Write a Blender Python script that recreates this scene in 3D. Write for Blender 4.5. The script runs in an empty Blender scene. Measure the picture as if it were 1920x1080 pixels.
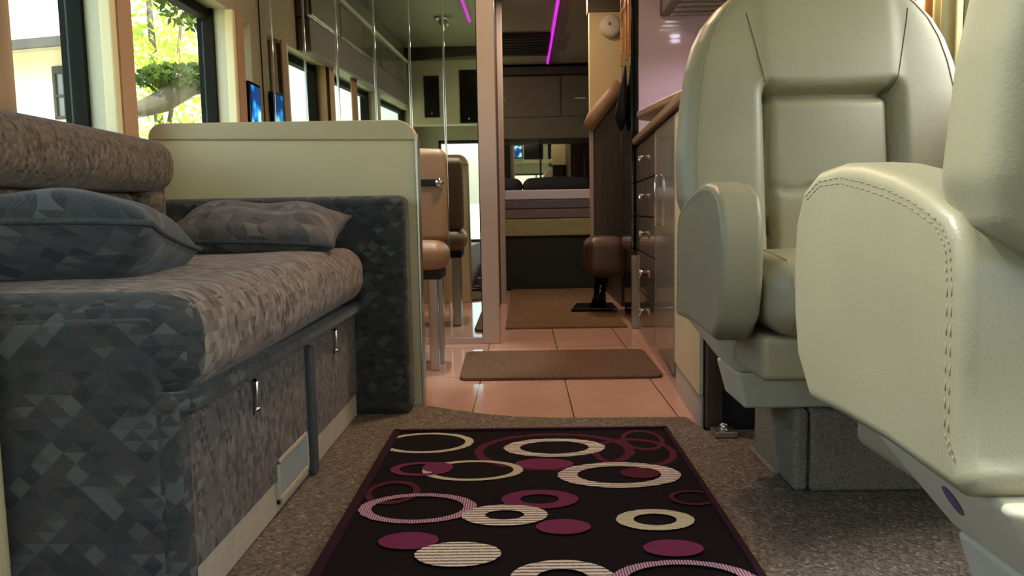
import bpy, bmesh, math, random
from mathutils import Vector, Matrix
R = math.radians
PI = math.pi
random.seed(7)
SC = bpy.context.scene
COL = SC.collection

# ------------------------------------------------------------------ camera
cd = bpy.data.cameras.new('camera')
cam = bpy.data.objects.new('camera', cd)
COL.objects.link(cam)
cd.sensor_width = 36.0
cd.lens = 36.0 * 1450.0 / 1920.0
cd.clip_start = 0.02
cd.clip_end = 200
cam.matrix_world = Matrix.Translation((0, 0, 0.62)) @ (Matrix.Rotation(R(0.88), 4, 'Z') @ Matrix.Rotation(R(84.3), 4, 'X') @ Matrix.Rotation(R(-1.0), 4, 'Z'))
SC.camera = cam

# ------------------------------------------------------------------ world and colour management
w = bpy.data.worlds.new('world')
SC.world = w
w.use_nodes = True
wn = w.node_tree
wn.nodes.clear()
wo = wn.nodes.new('ShaderNodeOutputWorld')
wb = wn.nodes.new('ShaderNodeBackground')
sky = wn.nodes.new('ShaderNodeTexSky')
sky.sky_type = 'NISHITA'
sky.sun_disc = False
sky.sun_elevation = R(48)
sky.sun_rotation = R(110)
sky.air_density = 1.0
sky.dust_density = 2.5
wb.inputs['Strength'].default_value = 2.1
wmx = wn.nodes.new('ShaderNodeMixRGB')
wmx.inputs[0].default_value = 0.5
wmx.inputs[2].default_value = (0.66, 0.64, 0.56, 1)
wn.links.new(sky.outputs[0], wmx.inputs[1])
wn.links.new(wmx.outputs[0], wb.inputs['Color'])
wn.links.new(wb.outputs[0], wo.inputs['Surface'])
SC.view_settings.view_transform = 'Standard'
SC.view_settings.look = 'None'
SC.view_settings.gamma = 1.0
SC.view_settings.exposure = 0.0
SC.view_settings.use_curve_mapping = False
SC.cycles.max_bounces = 10
SC.cycles.diffuse_bounces = 5
SC.cycles.glossy_bounces = 6
SC.cycles.transparent_max_bounces = 16
SC.cycles.sample_clamp_indirect = 6.0
SC.cycles.caustics_reflective = False
SC.cycles.caustics_refractive = False
SC.cycles.use_denoising = True

# sun outside
sl = bpy.data.lights.new('sun', 'SUN')
sl.energy = 13.0
sl.angle = R(1.5)
sl.color = (1.0, 0.95, 0.85)
so = bpy.data.objects.new('sun', sl)
COL.objects.link(so)
so.rotation_euler = Vector((-0.14, 0.52, -0.84)).to_track_quat('-Z', 'Y').to_euler()


def lamp(name, kind, loc, energy, color, size=0.1, size_y=None, target=None, spot=None):
    l = bpy.data.lights.new(name, kind)
    l.energy = energy
    l.color = color
    if kind == 'AREA':
        l.size = size
        if size_y:
            l.shape = 'RECTANGLE'
            l.size_y = size_y
    else:
        l.shadow_soft_size = size
    if kind == 'SPOT':
        l.spot_size = R(spot or 100)
        l.spot_blend = 0.6
    o = bpy.data.objects.new(name, l)
    COL.objects.link(o)
    o.location = loc
    if target:
        o.rotation_euler = (Vector(target) - Vector(loc)).to_track_quat('-Z', 'Y').to_euler()
    return o


def portal(loc, sx, sy, d):
    o = lamp('window_portal', 'AREA', loc, 1, (1, 1, 1), sx, sy)
    o.data.cycles.is_portal = True
    o.rotation_euler = Vector(d).to_track_quat('-Z', 'Y').to_euler()
    return o


portal((0.1, -1.5, 0.8), 1.9, 0.8, (0, 1, 0)).rotation_euler = (R(90), 0, PI)
# warm downlights of the coach ceiling: (x, y, watts, colour)
DOWN = [(0.02, 2.62, 15.0, (1.0, 0.66, 0.42)), (-0.02, 0.55, 2.5, (1.0, 0.90, 0.68)), (0.10, 4.35, 5.0, (1.0, 0.64, 0.40)),
        (0.05, -0.25, 2.5, (0.95, 0.95, 0.85)), (0.22, 4.98, 11.0, (1.0, 0.84, 0.66))]  # the last one is added to light the bed


# ------------------------------------------------------------------ materials
def new_mat(name):
    m = bpy.data.materials.new(name)
    m.use_nodes = True
    return m, m.node_tree, m.node_tree.nodes['Principled BSDF']


def N(nt, t, **kw):
    n = nt.nodes.new(t)
    for k, v in kw.items():
        setattr(n, k, v)
    return n


def srgb(c):
    return tuple((x / 12.92 if x <= 0.04045 else ((x + 0.055) / 1.055) ** 2.4) for x in [v / 255.0 for v in c]) + (1,)


def mat(name, col, rough=0.5, metal=0.0, noise=0.0, nscale=8.0, bump=0.0, bscale=200.0, spec=0.5, coat=0.0, col2=None):
    m, nt, p = new_mat(name)
    c = srgb(col)
    p.inputs['Base Color'].default_value = c
    p.inputs['Roughness'].default_value = rough
    p.inputs['Metallic'].default_value = metal
    p.inputs['Specular IOR Level'].default_value = spec
    p.inputs['Coat Weight'].default_value = coat
    tc = N(nt, 'ShaderNodeTexCoord')
    if noise > 0 or col2:
        nz = N(nt, 'ShaderNodeTexNoise')
        nz.inputs['Scale'].default_value = nscale
        nz.inputs['Detail'].default_value = 4
        nt.links.new(tc.outputs['Object'], nz.inputs['Vector'])
        mx = N(nt, 'ShaderNodeMixRGB')
        mx.inputs[1].default_value = c
        mx.inputs[2].default_value = srgb(col2) if col2 else tuple(x * (1 - noise) for x in c[:3]) + (1,)
        rp = N(nt, 'ShaderNodeMapRange')
        rp.inputs[1].default_value = 0.35
        rp.inputs[2].default_value = 0.65
        nt.links.new(nz.outputs[0], rp.inputs[0])
        nt.links.new(rp.outputs[0], mx.inputs[0])
        nt.links.new(mx.outputs[0], p.inputs['Base Color'])
    if bump > 0:
        n2 = N(nt, 'ShaderNodeTexNoise')
        n2.inputs['Scale'].default_value = bscale
        n2.inputs['Detail'].default_value = 3
        nt.links.new(tc.outputs['Object'], n2.inputs['Vector'])
        b = N(nt, 'ShaderNodeBump')
        b.inputs['Strength'].default_value = bump
        b.inputs['Distance'].default_value = 0.003
        nt.links.new(n2.outputs[0], b.inputs['Height'])
        nt.links.new(b.outputs[0], p.inputs['Normal'])
    return m


def emis(name, col, strength):
    m, nt, p = new_mat(name)
    p.inputs['Base Color'].default_value = srgb(col)
    p.inputs['Emission Color'].default_value = srgb(col)
    p.inputs['Emission Strength'].default_value = strength
    return m


def math_n(nt, op, a, b=None):
    n = N(nt, 'ShaderNodeMath', operation=op)
    for i, v in enumerate((a, b)):
        if v is None:
            continue
        if isinstance(v, (int, float)):
            n.inputs[i].default_value = v
        else:
            nt.links.new(v, n.inputs[i])
    return n.outputs[0]


def patch_fabric(name, cols, cell=0.024, strength=1.0):
    """woven upholstery of small diamonds, each a tone and a hatch direction of its own"""
    m, nt, p = new_mat(name)
    uv = N(nt, 'ShaderNodeUVMap')
    uv.uv_map = 'UVMap'
    # slight wobble
    nz = N(nt, 'ShaderNodeTexNoise')
    nz.inputs['Scale'].default_value = 9
    nt.links.new(uv.outputs[0], nz.inputs['Vector'])
    ad = N(nt, 'ShaderNodeVectorMath', operation='MULTIPLY_ADD')
    ad.inputs[1].default_value = (0.006, 0.006, 0)
    nt.links.new(nz.outputs['Color'], ad.inputs[0])
    nt.links.new(uv.outputs[0], ad.inputs[2])
    sp = N(nt, 'ShaderNodeSeparateXYZ')
    nt.links.new(ad.outputs[0], sp.inputs[0])
    u, v = sp.outputs[0], sp.outputs[1]
    a = math_n(nt, 'DIVIDE', math_n(nt, 'ADD', u, v), cell * 1.414)
    b = math_n(nt, 'DIVIDE', math_n(nt, 'SUBTRACT', u, v), cell * 1.414)
    fa, fb = math_n(nt, 'FLOOR', a), math_n(nt, 'FLOOR', b)
    cx = N(nt, 'ShaderNodeCombineXYZ')
    nt.links.new(fa, cx.inputs[0])
    nt.links.new(fb, cx.inputs[1])
    # second lattice: split each diamond into two halves of differing random tone
    half = math_n(nt, 'GREATER_THAN', math_n(nt, 'FRACT', math_n(nt, 'ADD', a, 0.0)), math_n(nt, 'FRACT', b))
    nt.links.new(math_n(nt, 'MULTIPLY', half, 0.37), cx.inputs[2])
    wn1 = N(nt, 'ShaderNodeTexWhiteNoise', noise_dimensions='3D')
    nt.links.new(cx.outputs[0], wn1.inputs[0])
    cx2 = N(nt, 'ShaderNodeCombineXYZ')
    nt.links.new(fa, cx2.inputs[0])
    nt.links.new(fb, cx2.inputs[1])
    wn2 = N(nt, 'ShaderNodeTexWhiteNoise', noise_dimensions='3D')
    nt.links.new(cx2.outputs[0], wn2.inputs[0])
    val = math_n(nt, 'ADD', math_n(nt, 'MULTIPLY', wn1.outputs[0], 0.45), math_n(nt, 'MULTIPLY', wn2.outputs[0], 0.55))
    rp = N(nt, 'ShaderNodeValToRGB')
    rp.color_ramp.interpolation = 'LINEAR'
    els = rp.color_ramp.elements
    els[0].position = 0.12
    els[0].color = srgb(cols[0])
    els[1].position = 0.88
    els[1].color = srgb(cols[-1])
    for i, c in enumerate(cols[1:-1]):
        e = els.new(0.12 + 0.76 * (i + 1) / (len(cols) - 1))
        e.color = srgb(c)
    nt.links.new(val, rp.inputs[0])
    # hatch
    s1 = math_n(nt, 'SINE', math_n(nt, 'MULTIPLY', math_n(nt, 'ADD', math_n(nt, 'MULTIPLY', v, 0.9), math_n(nt, 'MULTIPLY', u, 0.35)), 2100))
    s2 = math_n(nt, 'SINE', math_n(nt, 'MULTIPLY', math_n(nt, 'SUBTRACT', math_n(nt, 'MULTIPLY', v, 0.55), math_n(nt, 'MULTIPLY', u, 0.85)), 2100))
    sel = math_n(nt, 'GREATER_THAN', wn1.outputs[0], 0.5)
    mx = N(nt, 'ShaderNodeMix')
    nt.links.new(sel, mx.inputs[0])
    nt.links.new(s1, mx.inputs[2])
    nt.links.new(s2, mx.inputs[3])
    h = math_n(nt, 'ADD', math_n(nt, 'MULTIPLY', mx.outputs[0], 0.22), 1.0)
    vm = N(nt, 'ShaderNodeVectorMath', operation='SCALE')
    nt.links.new(rp.outputs[0], vm.inputs[0])
    nt.links.new(h, vm.inputs['Scale'])
    nt.links.new(vm.outputs[0], p.inputs['Base Color'])
    p.inputs['Roughness'].default_value = 0.85
    p.inputs['Sheen Weight'].default_value = 0.12
    p.inputs['Sheen Roughness'].default_value = 0.5
    bp = N(nt, 'ShaderNodeBump')
    bp.inputs['Strength'].default_value = 0.5
    bp.inputs['Distance'].default_value = 0.0015
    nt.links.new(math_n(nt, 'ADD', val, math_n(nt, 'MULTIPLY', mx.outputs[0], 0.3)), bp.inputs['Height'])
    nt.links.new(bp.outputs[0], p.inputs['Normal'])
    return m


def carpet_mat(name, c1, c2, c3, scale=130):
    m, nt, p = new_mat(name)
    tc = N(nt, 'ShaderNodeTexCoord')
    vo = N(nt, 'ShaderNodeTexVoronoi')
    vo.inputs['Scale'].default_value = scale
    nt.links.new(tc.outputs['Object'], vo.inputs['Vector'])
    rp = N(nt, 'ShaderNodeValToRGB')
    rp.color_ramp.elements[0].color = srgb(c1)
    rp.color_ramp.elements[1].color = srgb(c2)
    e = rp.color_ramp.elements.new(0.93)
    e.color = srgb(c2)
    rp.color_ramp.elements[-1].color = srgb(c3)
    sx = N(nt, 'ShaderNodeSeparateColor')
    nt.links.new(vo.outputs['Color'], sx.inputs[0])
    nt.links.new(sx.outputs[0], rp.inputs[0])
    nt.links.new(rp.outputs[0], p.inputs['Base Color'])
    p.inputs['Roughness'].default_value = 0.95
    p.inputs['Specular IOR Level'].default_value = 0.15
    bp = N(nt, 'ShaderNodeBump')
    bp.inputs['Strength'].default_value = 0.7
    bp.inputs['Distance'].default_value = 0.004
    bp.invert = True
    nt.links.new(vo.outputs['Distance'], bp.inputs['Height'])
    nt.links.new(bp.outputs[0], p.inputs['Normal'])
    return m


def tile_mat():
    m, nt, p = new_mat('floor_tile')
    tc = N(nt, 'ShaderNodeTexCoord')
    mp = N(nt, 'ShaderNodeMapping')
    mp.inputs['Location'].default_value = (0.165, -2.24, 0)
    br = N(nt, 'ShaderNodeTexBrick')
    br.offset = 0.0
    br.squash = 1.0
    br.inputs['Scale'].default_value = 1.0
    br.inputs['Brick Width'].default_value = 0.31
    br.inputs['Row Height'].default_value = 0.62
    br.inputs['Mortar Size'].default_value = 0.0022
    br.inputs['Mortar Smooth'].default_value = 0.1
    br.inputs['Color1'].default_value = srgb((216, 170, 150))
    br.inputs['Color2'].default_value = srgb((211, 165, 146))
    br.inputs['Mortar'].default_value = srgb((96, 70, 58))
    nt.links.new(tc.outputs['Object'], mp.inputs[0])
    nt.links.new(mp.outputs[0], br.inputs['Vector'])
    nz = N(nt, 'ShaderNodeTexNoise')
    nz.inputs['Scale'].default_value = 6
    nz.inputs['Detail'].default_value = 6
    nt.links.new(tc.outputs['Object'], nz.inputs['Vector'])
    mx = N(nt, 'ShaderNodeMixRGB', blend_type='MULTIPLY')
    mx.inputs[0].default_value = 0.25
    nt.links.new(br.outputs[0], mx.inputs[1])
    nt.links.new(nz.outputs[0], mx.inputs[2])
    nt.links.new(mx.outputs[0], p.inputs['Base Color'])
    p.inputs['Roughness'].default_value = 0.10
    return m


def glass_mat(name, tint=(0.92, 0.96, 0.93)):
    m = bpy.data.materials.new(name)
    m.use_nodes = True
    nt = m.node_tree
    nt.nodes.clear()
    out = N(nt, 'ShaderNodeOutputMaterial')
    tr = N(nt, 'ShaderNodeBsdfTransparent')
    tr.inputs[0].default_value = tint + (1,)
    gl = N(nt, 'ShaderNodeBsdfGlossy')
    gl.inputs['Roughness'].default_value = 0.02
    lw = N(nt, 'ShaderNodeLayerWeight')
    lw.inputs[0].default_value = 0.5
    fr = math_n(nt, 'ADD', math_n(nt, 'MULTIPLY', math_n(nt, 'POWER', lw.outputs['Facing'], 5.0), 0.9), 0.03)
    mx = N(nt, 'ShaderNodeMixShader')
    nt.links.new(fr, mx.inputs[0])
    nt.links.new(tr.outputs[0], mx.inputs[1])
    nt.links.new(gl.outputs[0], mx.inputs[2])
    nt.links.new(mx.outputs[0], out.inputs[0])
    return m


def leaf_mat(name, c1, c2):
    m = bpy.data.materials.new(name)
    m.use_nodes = True
    nt = m.node_tree
    nt.nodes.clear()
    out = N(nt, 'ShaderNodeOutputMaterial')
    df = N(nt, 'ShaderNodeBsdfDiffuse')
    tl = N(nt, 'ShaderNodeBsdfTranslucent')
    mx = N(nt, 'ShaderNodeMixShader')
    mx.inputs[0].default_value = 0.45
    tc = N(nt, 'ShaderNodeTexCoord')
    nz = N(nt, 'ShaderNodeTexNoise')
    nz.inputs['Scale'].default_value = 2.5
    nt.links.new(tc.outputs['Object'], nz.inputs['Vector'])
    rp = N(nt, 'ShaderNodeValToRGB')
    rp.color_ramp.elements[0].position = 0.35
    rp.color_ramp.elements[1].position = 0.65
    rp.color_ramp.elements[0].color = srgb(c1)
    rp.color_ramp.elements[1].color = srgb(c2)
    nt.links.new(nz.outputs[0], rp.inputs[0])
    for s in (df, tl):
        nt.links.new(rp.outputs[0], s.inputs[0])
    nt.links.new(df.outputs[0], mx.inputs[1])
    nt.links.new(tl.outputs[0], mx.inputs[2])
    nt.links.new(mx.outputs[0], out.inputs[0])
    return m


def stripe_mat(name, c1, c2, period=0.011, axis=1, soft=0.1):
    m, nt, p = new_mat(name)
    tc = N(nt, 'ShaderNodeTexCoord')
    sp = N(nt, 'ShaderNodeSeparateXYZ')
    nt.links.new(tc.outputs['Object'], sp.inputs[0])
    nz = N(nt, 'ShaderNodeTexNoise')
    nz.inputs['Scale'].default_value = 160
    nt.links.new(tc.outputs['Object'], nz.inputs['Vector'])
    v = math_n(nt, 'FRACT', math_n(nt, 'ADD', math_n(nt, 'DIVIDE', sp.outputs[axis], period), math_n(nt, 'MULTIPLY', nz.outputs[0], 0.35)))
    rp = N(nt, 'ShaderNodeValToRGB')
    rp.color_ramp.elements[0].position = 0.6 - soft
    rp.color_ramp.elements[1].position = 0.6 + soft
    rp.color_ramp.elements[0].color = srgb(c1)
    rp.color_ramp.elements[1].color = srgb(c2)
    nt.links.new(v, rp.inputs[0])
    nt.links.new(rp.outputs[0], p.inputs['Base Color'])
    p.inputs['Roughness'].default_value = 0.95
    p.inputs['Specular IOR Level'].default_value = 0.1
    return m


def wood_mat(name, c1, c2, rough=0.35, axis='Z', coat=0.0):
    m, nt, p = new_mat(name)
    tc = N(nt, 'ShaderNodeTexCoord')
    mp = N(nt, 'ShaderNodeMapping')
    mp.inputs['Scale'].default_value = {'Z': (30, 30, 2), 'X': (2, 30, 30), 'Y': (30, 2, 30)}[axis]
    nz = N(nt, 'ShaderNodeTexNoise')
    nz.inputs['Scale'].default_value = 1.5
    nz.inputs['Detail'].default_value = 5
    nt.links.new(tc.outputs['Object'], mp.inputs[0])
    nt.links.new(mp.outputs[0], nz.inputs['Vector'])
    rp = N(nt, 'ShaderNodeValToRGB')
    rp.color_ramp.elements[0].position = 0.3
    rp.color_ramp.elements[1].position = 0.7
    rp.color_ramp.elements[0].color = srgb(c1)
    rp.color_ramp.elements[1].color = srgb(c2)
    nt.links.new(nz.outputs[0], rp.inputs[0])
    nt.links.new(rp.outputs[0], p.inputs['Base Color'])
    p.inputs['Roughness'].default_value = rough
    p.inputs['Coat Weight'].default_value = coat
    return m


M = {}
M['leather'] = mat('leather', (150, 143, 116), 0.42, noise=0.10, nscale=5, bump=0.12, bscale=350)
M['skirt_vinyl'] = mat('vinyl_skirt', (206, 200, 176), 0.5, noise=0.12, nscale=9)  # pale vinyl of the chair skirt and swivel base
M['seam'] = mat('seam_thread', (92, 88, 70), 0.8)
M['stitch'] = mat('stitch_thread', (150, 132, 104), 0.7)
M['groove'] = mat('tuck', (78, 74, 56), 0.8)
M['purple_mark'] = mat('purple_mark', (104, 72, 112), 0.6)
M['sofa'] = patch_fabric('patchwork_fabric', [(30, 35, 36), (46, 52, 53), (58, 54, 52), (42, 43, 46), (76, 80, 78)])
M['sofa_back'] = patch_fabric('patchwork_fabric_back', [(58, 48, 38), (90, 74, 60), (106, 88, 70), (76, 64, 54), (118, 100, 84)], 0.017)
M['sofa_seat_warmlit'] = patch_fabric('patchwork_seat_warmlit', [(64, 54, 46), (108, 92, 78), (132, 112, 96), (90, 78, 68), (142, 126, 110)], 0.022)  # browner sofa fabric: warm lamp light put into the colour
M['sofa_front_warmlit'] = patch_fabric('patchwork_front_warmlit', [(50, 46, 44), (84, 76, 70), (104, 92, 86), (70, 64, 62), (112, 104, 98)], 0.022)  # front cloth browned too, warm lamp light painted in
M['pillow_brown'] = patch_fabric('patchwork_pillow_brown', [(50, 48, 46), (74, 70, 66), (92, 82, 76), (64, 60, 60), (104, 98, 90)], 0.028)
M['pillow'] = patch_fabric('patchwork_pillow', [(32, 38, 43), (48, 56, 62), (58, 60, 63), (42, 47, 54), (78, 84, 86)], 0.030)
M['piping'] = mat('piping_fabric', (66, 72, 74), 0.9, noise=0.3, nscale=120, bump=0.3)
M['carpet'] = carpet_mat('loop_carpet', (88, 78, 70), (130, 116, 104), (158, 146, 132), 165)
M['box_carpet'] = carpet_mat('box_carpet', (120, 114, 98), (160, 152, 132), (174, 166, 146), 420)
M['rear_carpet'] = carpet_mat('rear_carpet', (92, 70, 52), (132, 104, 78), (150, 124, 96), 220)
M['mat'] = carpet_mat('doormat_pile', (88, 68, 54), (128, 102, 80), (142, 116, 92), 330)
M['tile'] = tile_mat()
M['baseboard'] = mat('baseboard_carpet', (186, 172, 152), 0.8, noise=0.12, nscale=40, bump=0.3)
M['cream'] = mat('cream_laminate', (212, 196, 152), 0.45, noise=0.04, nscale=3)
M['cream_pad'] = mat('cream_vinyl_pad', (190, 174, 136), 0.38, noise=0.05, nscale=6)
M['grey_vent'] = mat('grey_vent_panel', (150, 158, 160), 0.5)
M['chrome'] = mat('chrome', (225, 225, 225), 0.12, 1.0)
M['chrome_soft'] = mat('brushed_chrome', (190, 186, 180), 0.32, 1.0)
M['mirror'] = mat('mirror', (206, 212, 202), 0.015, 1.0)
M['frame_taupe'] = mat('taupe_trim', (176, 158, 148), 0.35)
M['black'] = mat('black_gloss', (10, 10, 11), 0.12)
M['black_matte'] = mat('black_matte', (14, 14, 15), 0.7)
M['rubber'] = mat('window_rubber', (24, 26, 22), 0.8, spec=0.15)
M['glass'] = glass_mat('window_glass')
M['jamb'] = mat('window_jamb', (196, 196, 172), 0.5)
M['jamb_edge'] = mat('jamb_edge', (228, 218, 176), 0.45)
M['pillar'] = mat('tan_pillar', (178, 142, 112), 0.55, noise=0.05, nscale=10)
M['wall'] = mat('cabin_wall', (170, 162, 136), 0.6, noise=0.06, nscale=4)
M['valance'] = mat('valance_vinyl', (112, 100, 96), 0.5, noise=0.1, nscale=12)
M['gloss_grey'] = mat('gloss_grey_laminate', (118, 114, 104), 0.12, coat=0.3)
M['ceiling'] = mat('ceiling_vinyl', (150, 148, 124), 0.6, noise=0.04, nscale=5)
M['lilac_gloss'] = mat('lilac_gloss_panel', (188, 166, 180), 0.10, coat=0.5)
M['drawer'] = mat('lacquer_drawer', (112, 102, 88), 0.10, noise=0.05, coat=0.6)
M['cab_face'] = mat('taupe_lacquer', (140, 132, 116), 0.16, coat=0.4)
M['counter'] = wood_mat('counter_edge', (132, 108, 84), (160, 134, 106), 0.35, 'Y')
M['dark_wood'] = wood_mat('dark_wood', (52, 38, 30), (78, 58, 44), 0.4)
M['post_wood'] = wood_mat('walnut_post', (54, 42, 35), (72, 56, 46), 0.4)
M['gold'] = mat('gold_trim', (214, 150, 92), 0.2, 1.0)
M['orange_wood'] = wood_mat('honey_wood', (150, 96, 56), (190, 130, 84), 0.35)
M['leather_brown'] = mat('brown_leather', (88, 64, 50), 0.4, noise=0.25, nscale=9)
M['tan_pad'] = mat('tan_cap', (150, 122, 94), 0.45)
M['curtain'] = mat('cream_curtain', (206, 198, 152), 0.8)
M['bed_dark'] = mat('bed_cover_dark', (46, 46, 52), 0.9)
M['bed_white'] = mat('sheet_lilac_white', (186, 176, 186), 0.9)
M['bed_grey'] = mat('blanket_grey', (94, 88, 94), 0.9, noise=0.15, nscale=30)
M['bed_mauve'] = mat('blanket_mauve', (112, 92, 92), 0.9, noise=0.15, nscale=30)
M['bed_yellow'] = mat('blanket_yellow', (146, 138, 96), 0.9, noise=0.2, nscale=25)
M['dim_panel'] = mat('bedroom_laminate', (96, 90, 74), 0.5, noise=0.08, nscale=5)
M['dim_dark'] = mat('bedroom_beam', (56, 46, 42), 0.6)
M['led'] = emis('magenta_led', (214, 30, 226), 1.25)
M['bulb'] = emis('warm_bulb', (255, 232, 196), 14)
M['bulb_cool'] = emis('cool_bulb', (238, 232, 255), 14)
M['white'] = mat('white_plastic', (206, 202, 184), 0.5)
M['rug_black'] = mat('rug_black_pile', (30, 22, 25), 0.95, noise=0.4, nscale=300, bump=0.6, bscale=500, spec=0.1)
M['rug_edge'] = mat('rug_binding', (50, 26, 38), 0.95, spec=0.1, bump=0.4)
M['rug_white'] = stripe_mat('rug_cream_rib', (222, 210, 196), (120, 96, 96), 0.0115)
M['rug_cream'] = stripe_mat('rug_cream_plain', (206, 196, 170), (158, 146, 124), 0.006)
M['rug_pink'] = stripe_mat('rug_lilac_fleck', (196, 160, 178), (96, 56, 84), 0.005, 0)
M['rug_plum'] = stripe_mat('rug_plum', (122, 50, 88), (96, 38, 70), 0.004)
M['rug_wine'] = stripe_mat('rug_wine', (92, 36, 52), (70, 28, 42), 0.004)
M['house_wall'] = mat('white_siding', (236, 230, 214), 0.8)
M['roof'] = mat('pale_shingle', (196, 190, 178), 0.9, noise=0.1)
M['fascia'] = mat('dark_fascia', (70, 68, 62), 0.7)
M['bark'] = mat('bark', (92, 84, 66), 0.9, noise=0.4, nscale=6, bump=0.5, bscale=20)
M['lawn'] = mat('lawn', (168, 172, 128), 0.95, noise=0.3, nscale=1.5, col2=(206, 200, 170))
M['leaf_light'] = leaf_mat('leaf_light', (150, 176, 60), (206, 214, 110))
M['leaf_dark'] = leaf_mat('leaf_dark', (44, 62, 30), (86, 104, 46))
M['leaf_mid'] = leaf_mat('leaf_mid', (84, 112, 44), (140, 160, 70))
M['pink_wall'] = mat('pink_masonry', (226, 190, 176), 0.85)


def screen_mat():
    m, nt, p = new_mat('blue_screen')
    tc = N(nt, 'ShaderNodeTexCoord')
    vo = N(nt, 'ShaderNodeTexNoise')
    vo.inputs['Scale'].default_value = 11
    vo.inputs['Detail'].default_value = 1
    nt.links.new(tc.outputs['Object'], vo.inputs['Vector'])
    rp = N(nt, 'ShaderNodeValToRGB')
    rp.color_ramp.elements[0].position = 0.42
    rp.color_ramp.elements[1].position = 0.62
    rp.color_ramp.elements[0].color = (0.0, 0.03, 0.14, 1)
    rp.color_ramp.elements[1].color = (0.35, 0.85, 1.0, 1)
    e = rp.color_ramp.elements.new(0.52)
    e.color = (0.0, 0.2, 0.6, 1)
    nt.links.new(vo.outputs[0], rp.inputs[0])
    p.inputs['Base Color'].default_value = (0.01, 0.01, 0.01, 1)
    nt.links.new(rp.outputs[0], p.inputs['Emission Color'])
    p.inputs['Emission Strength'].default_value = 1.6
    p.inputs['Roughness'].default_value = 0.2
    return m


M['screen'] = screen_mat()


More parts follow.
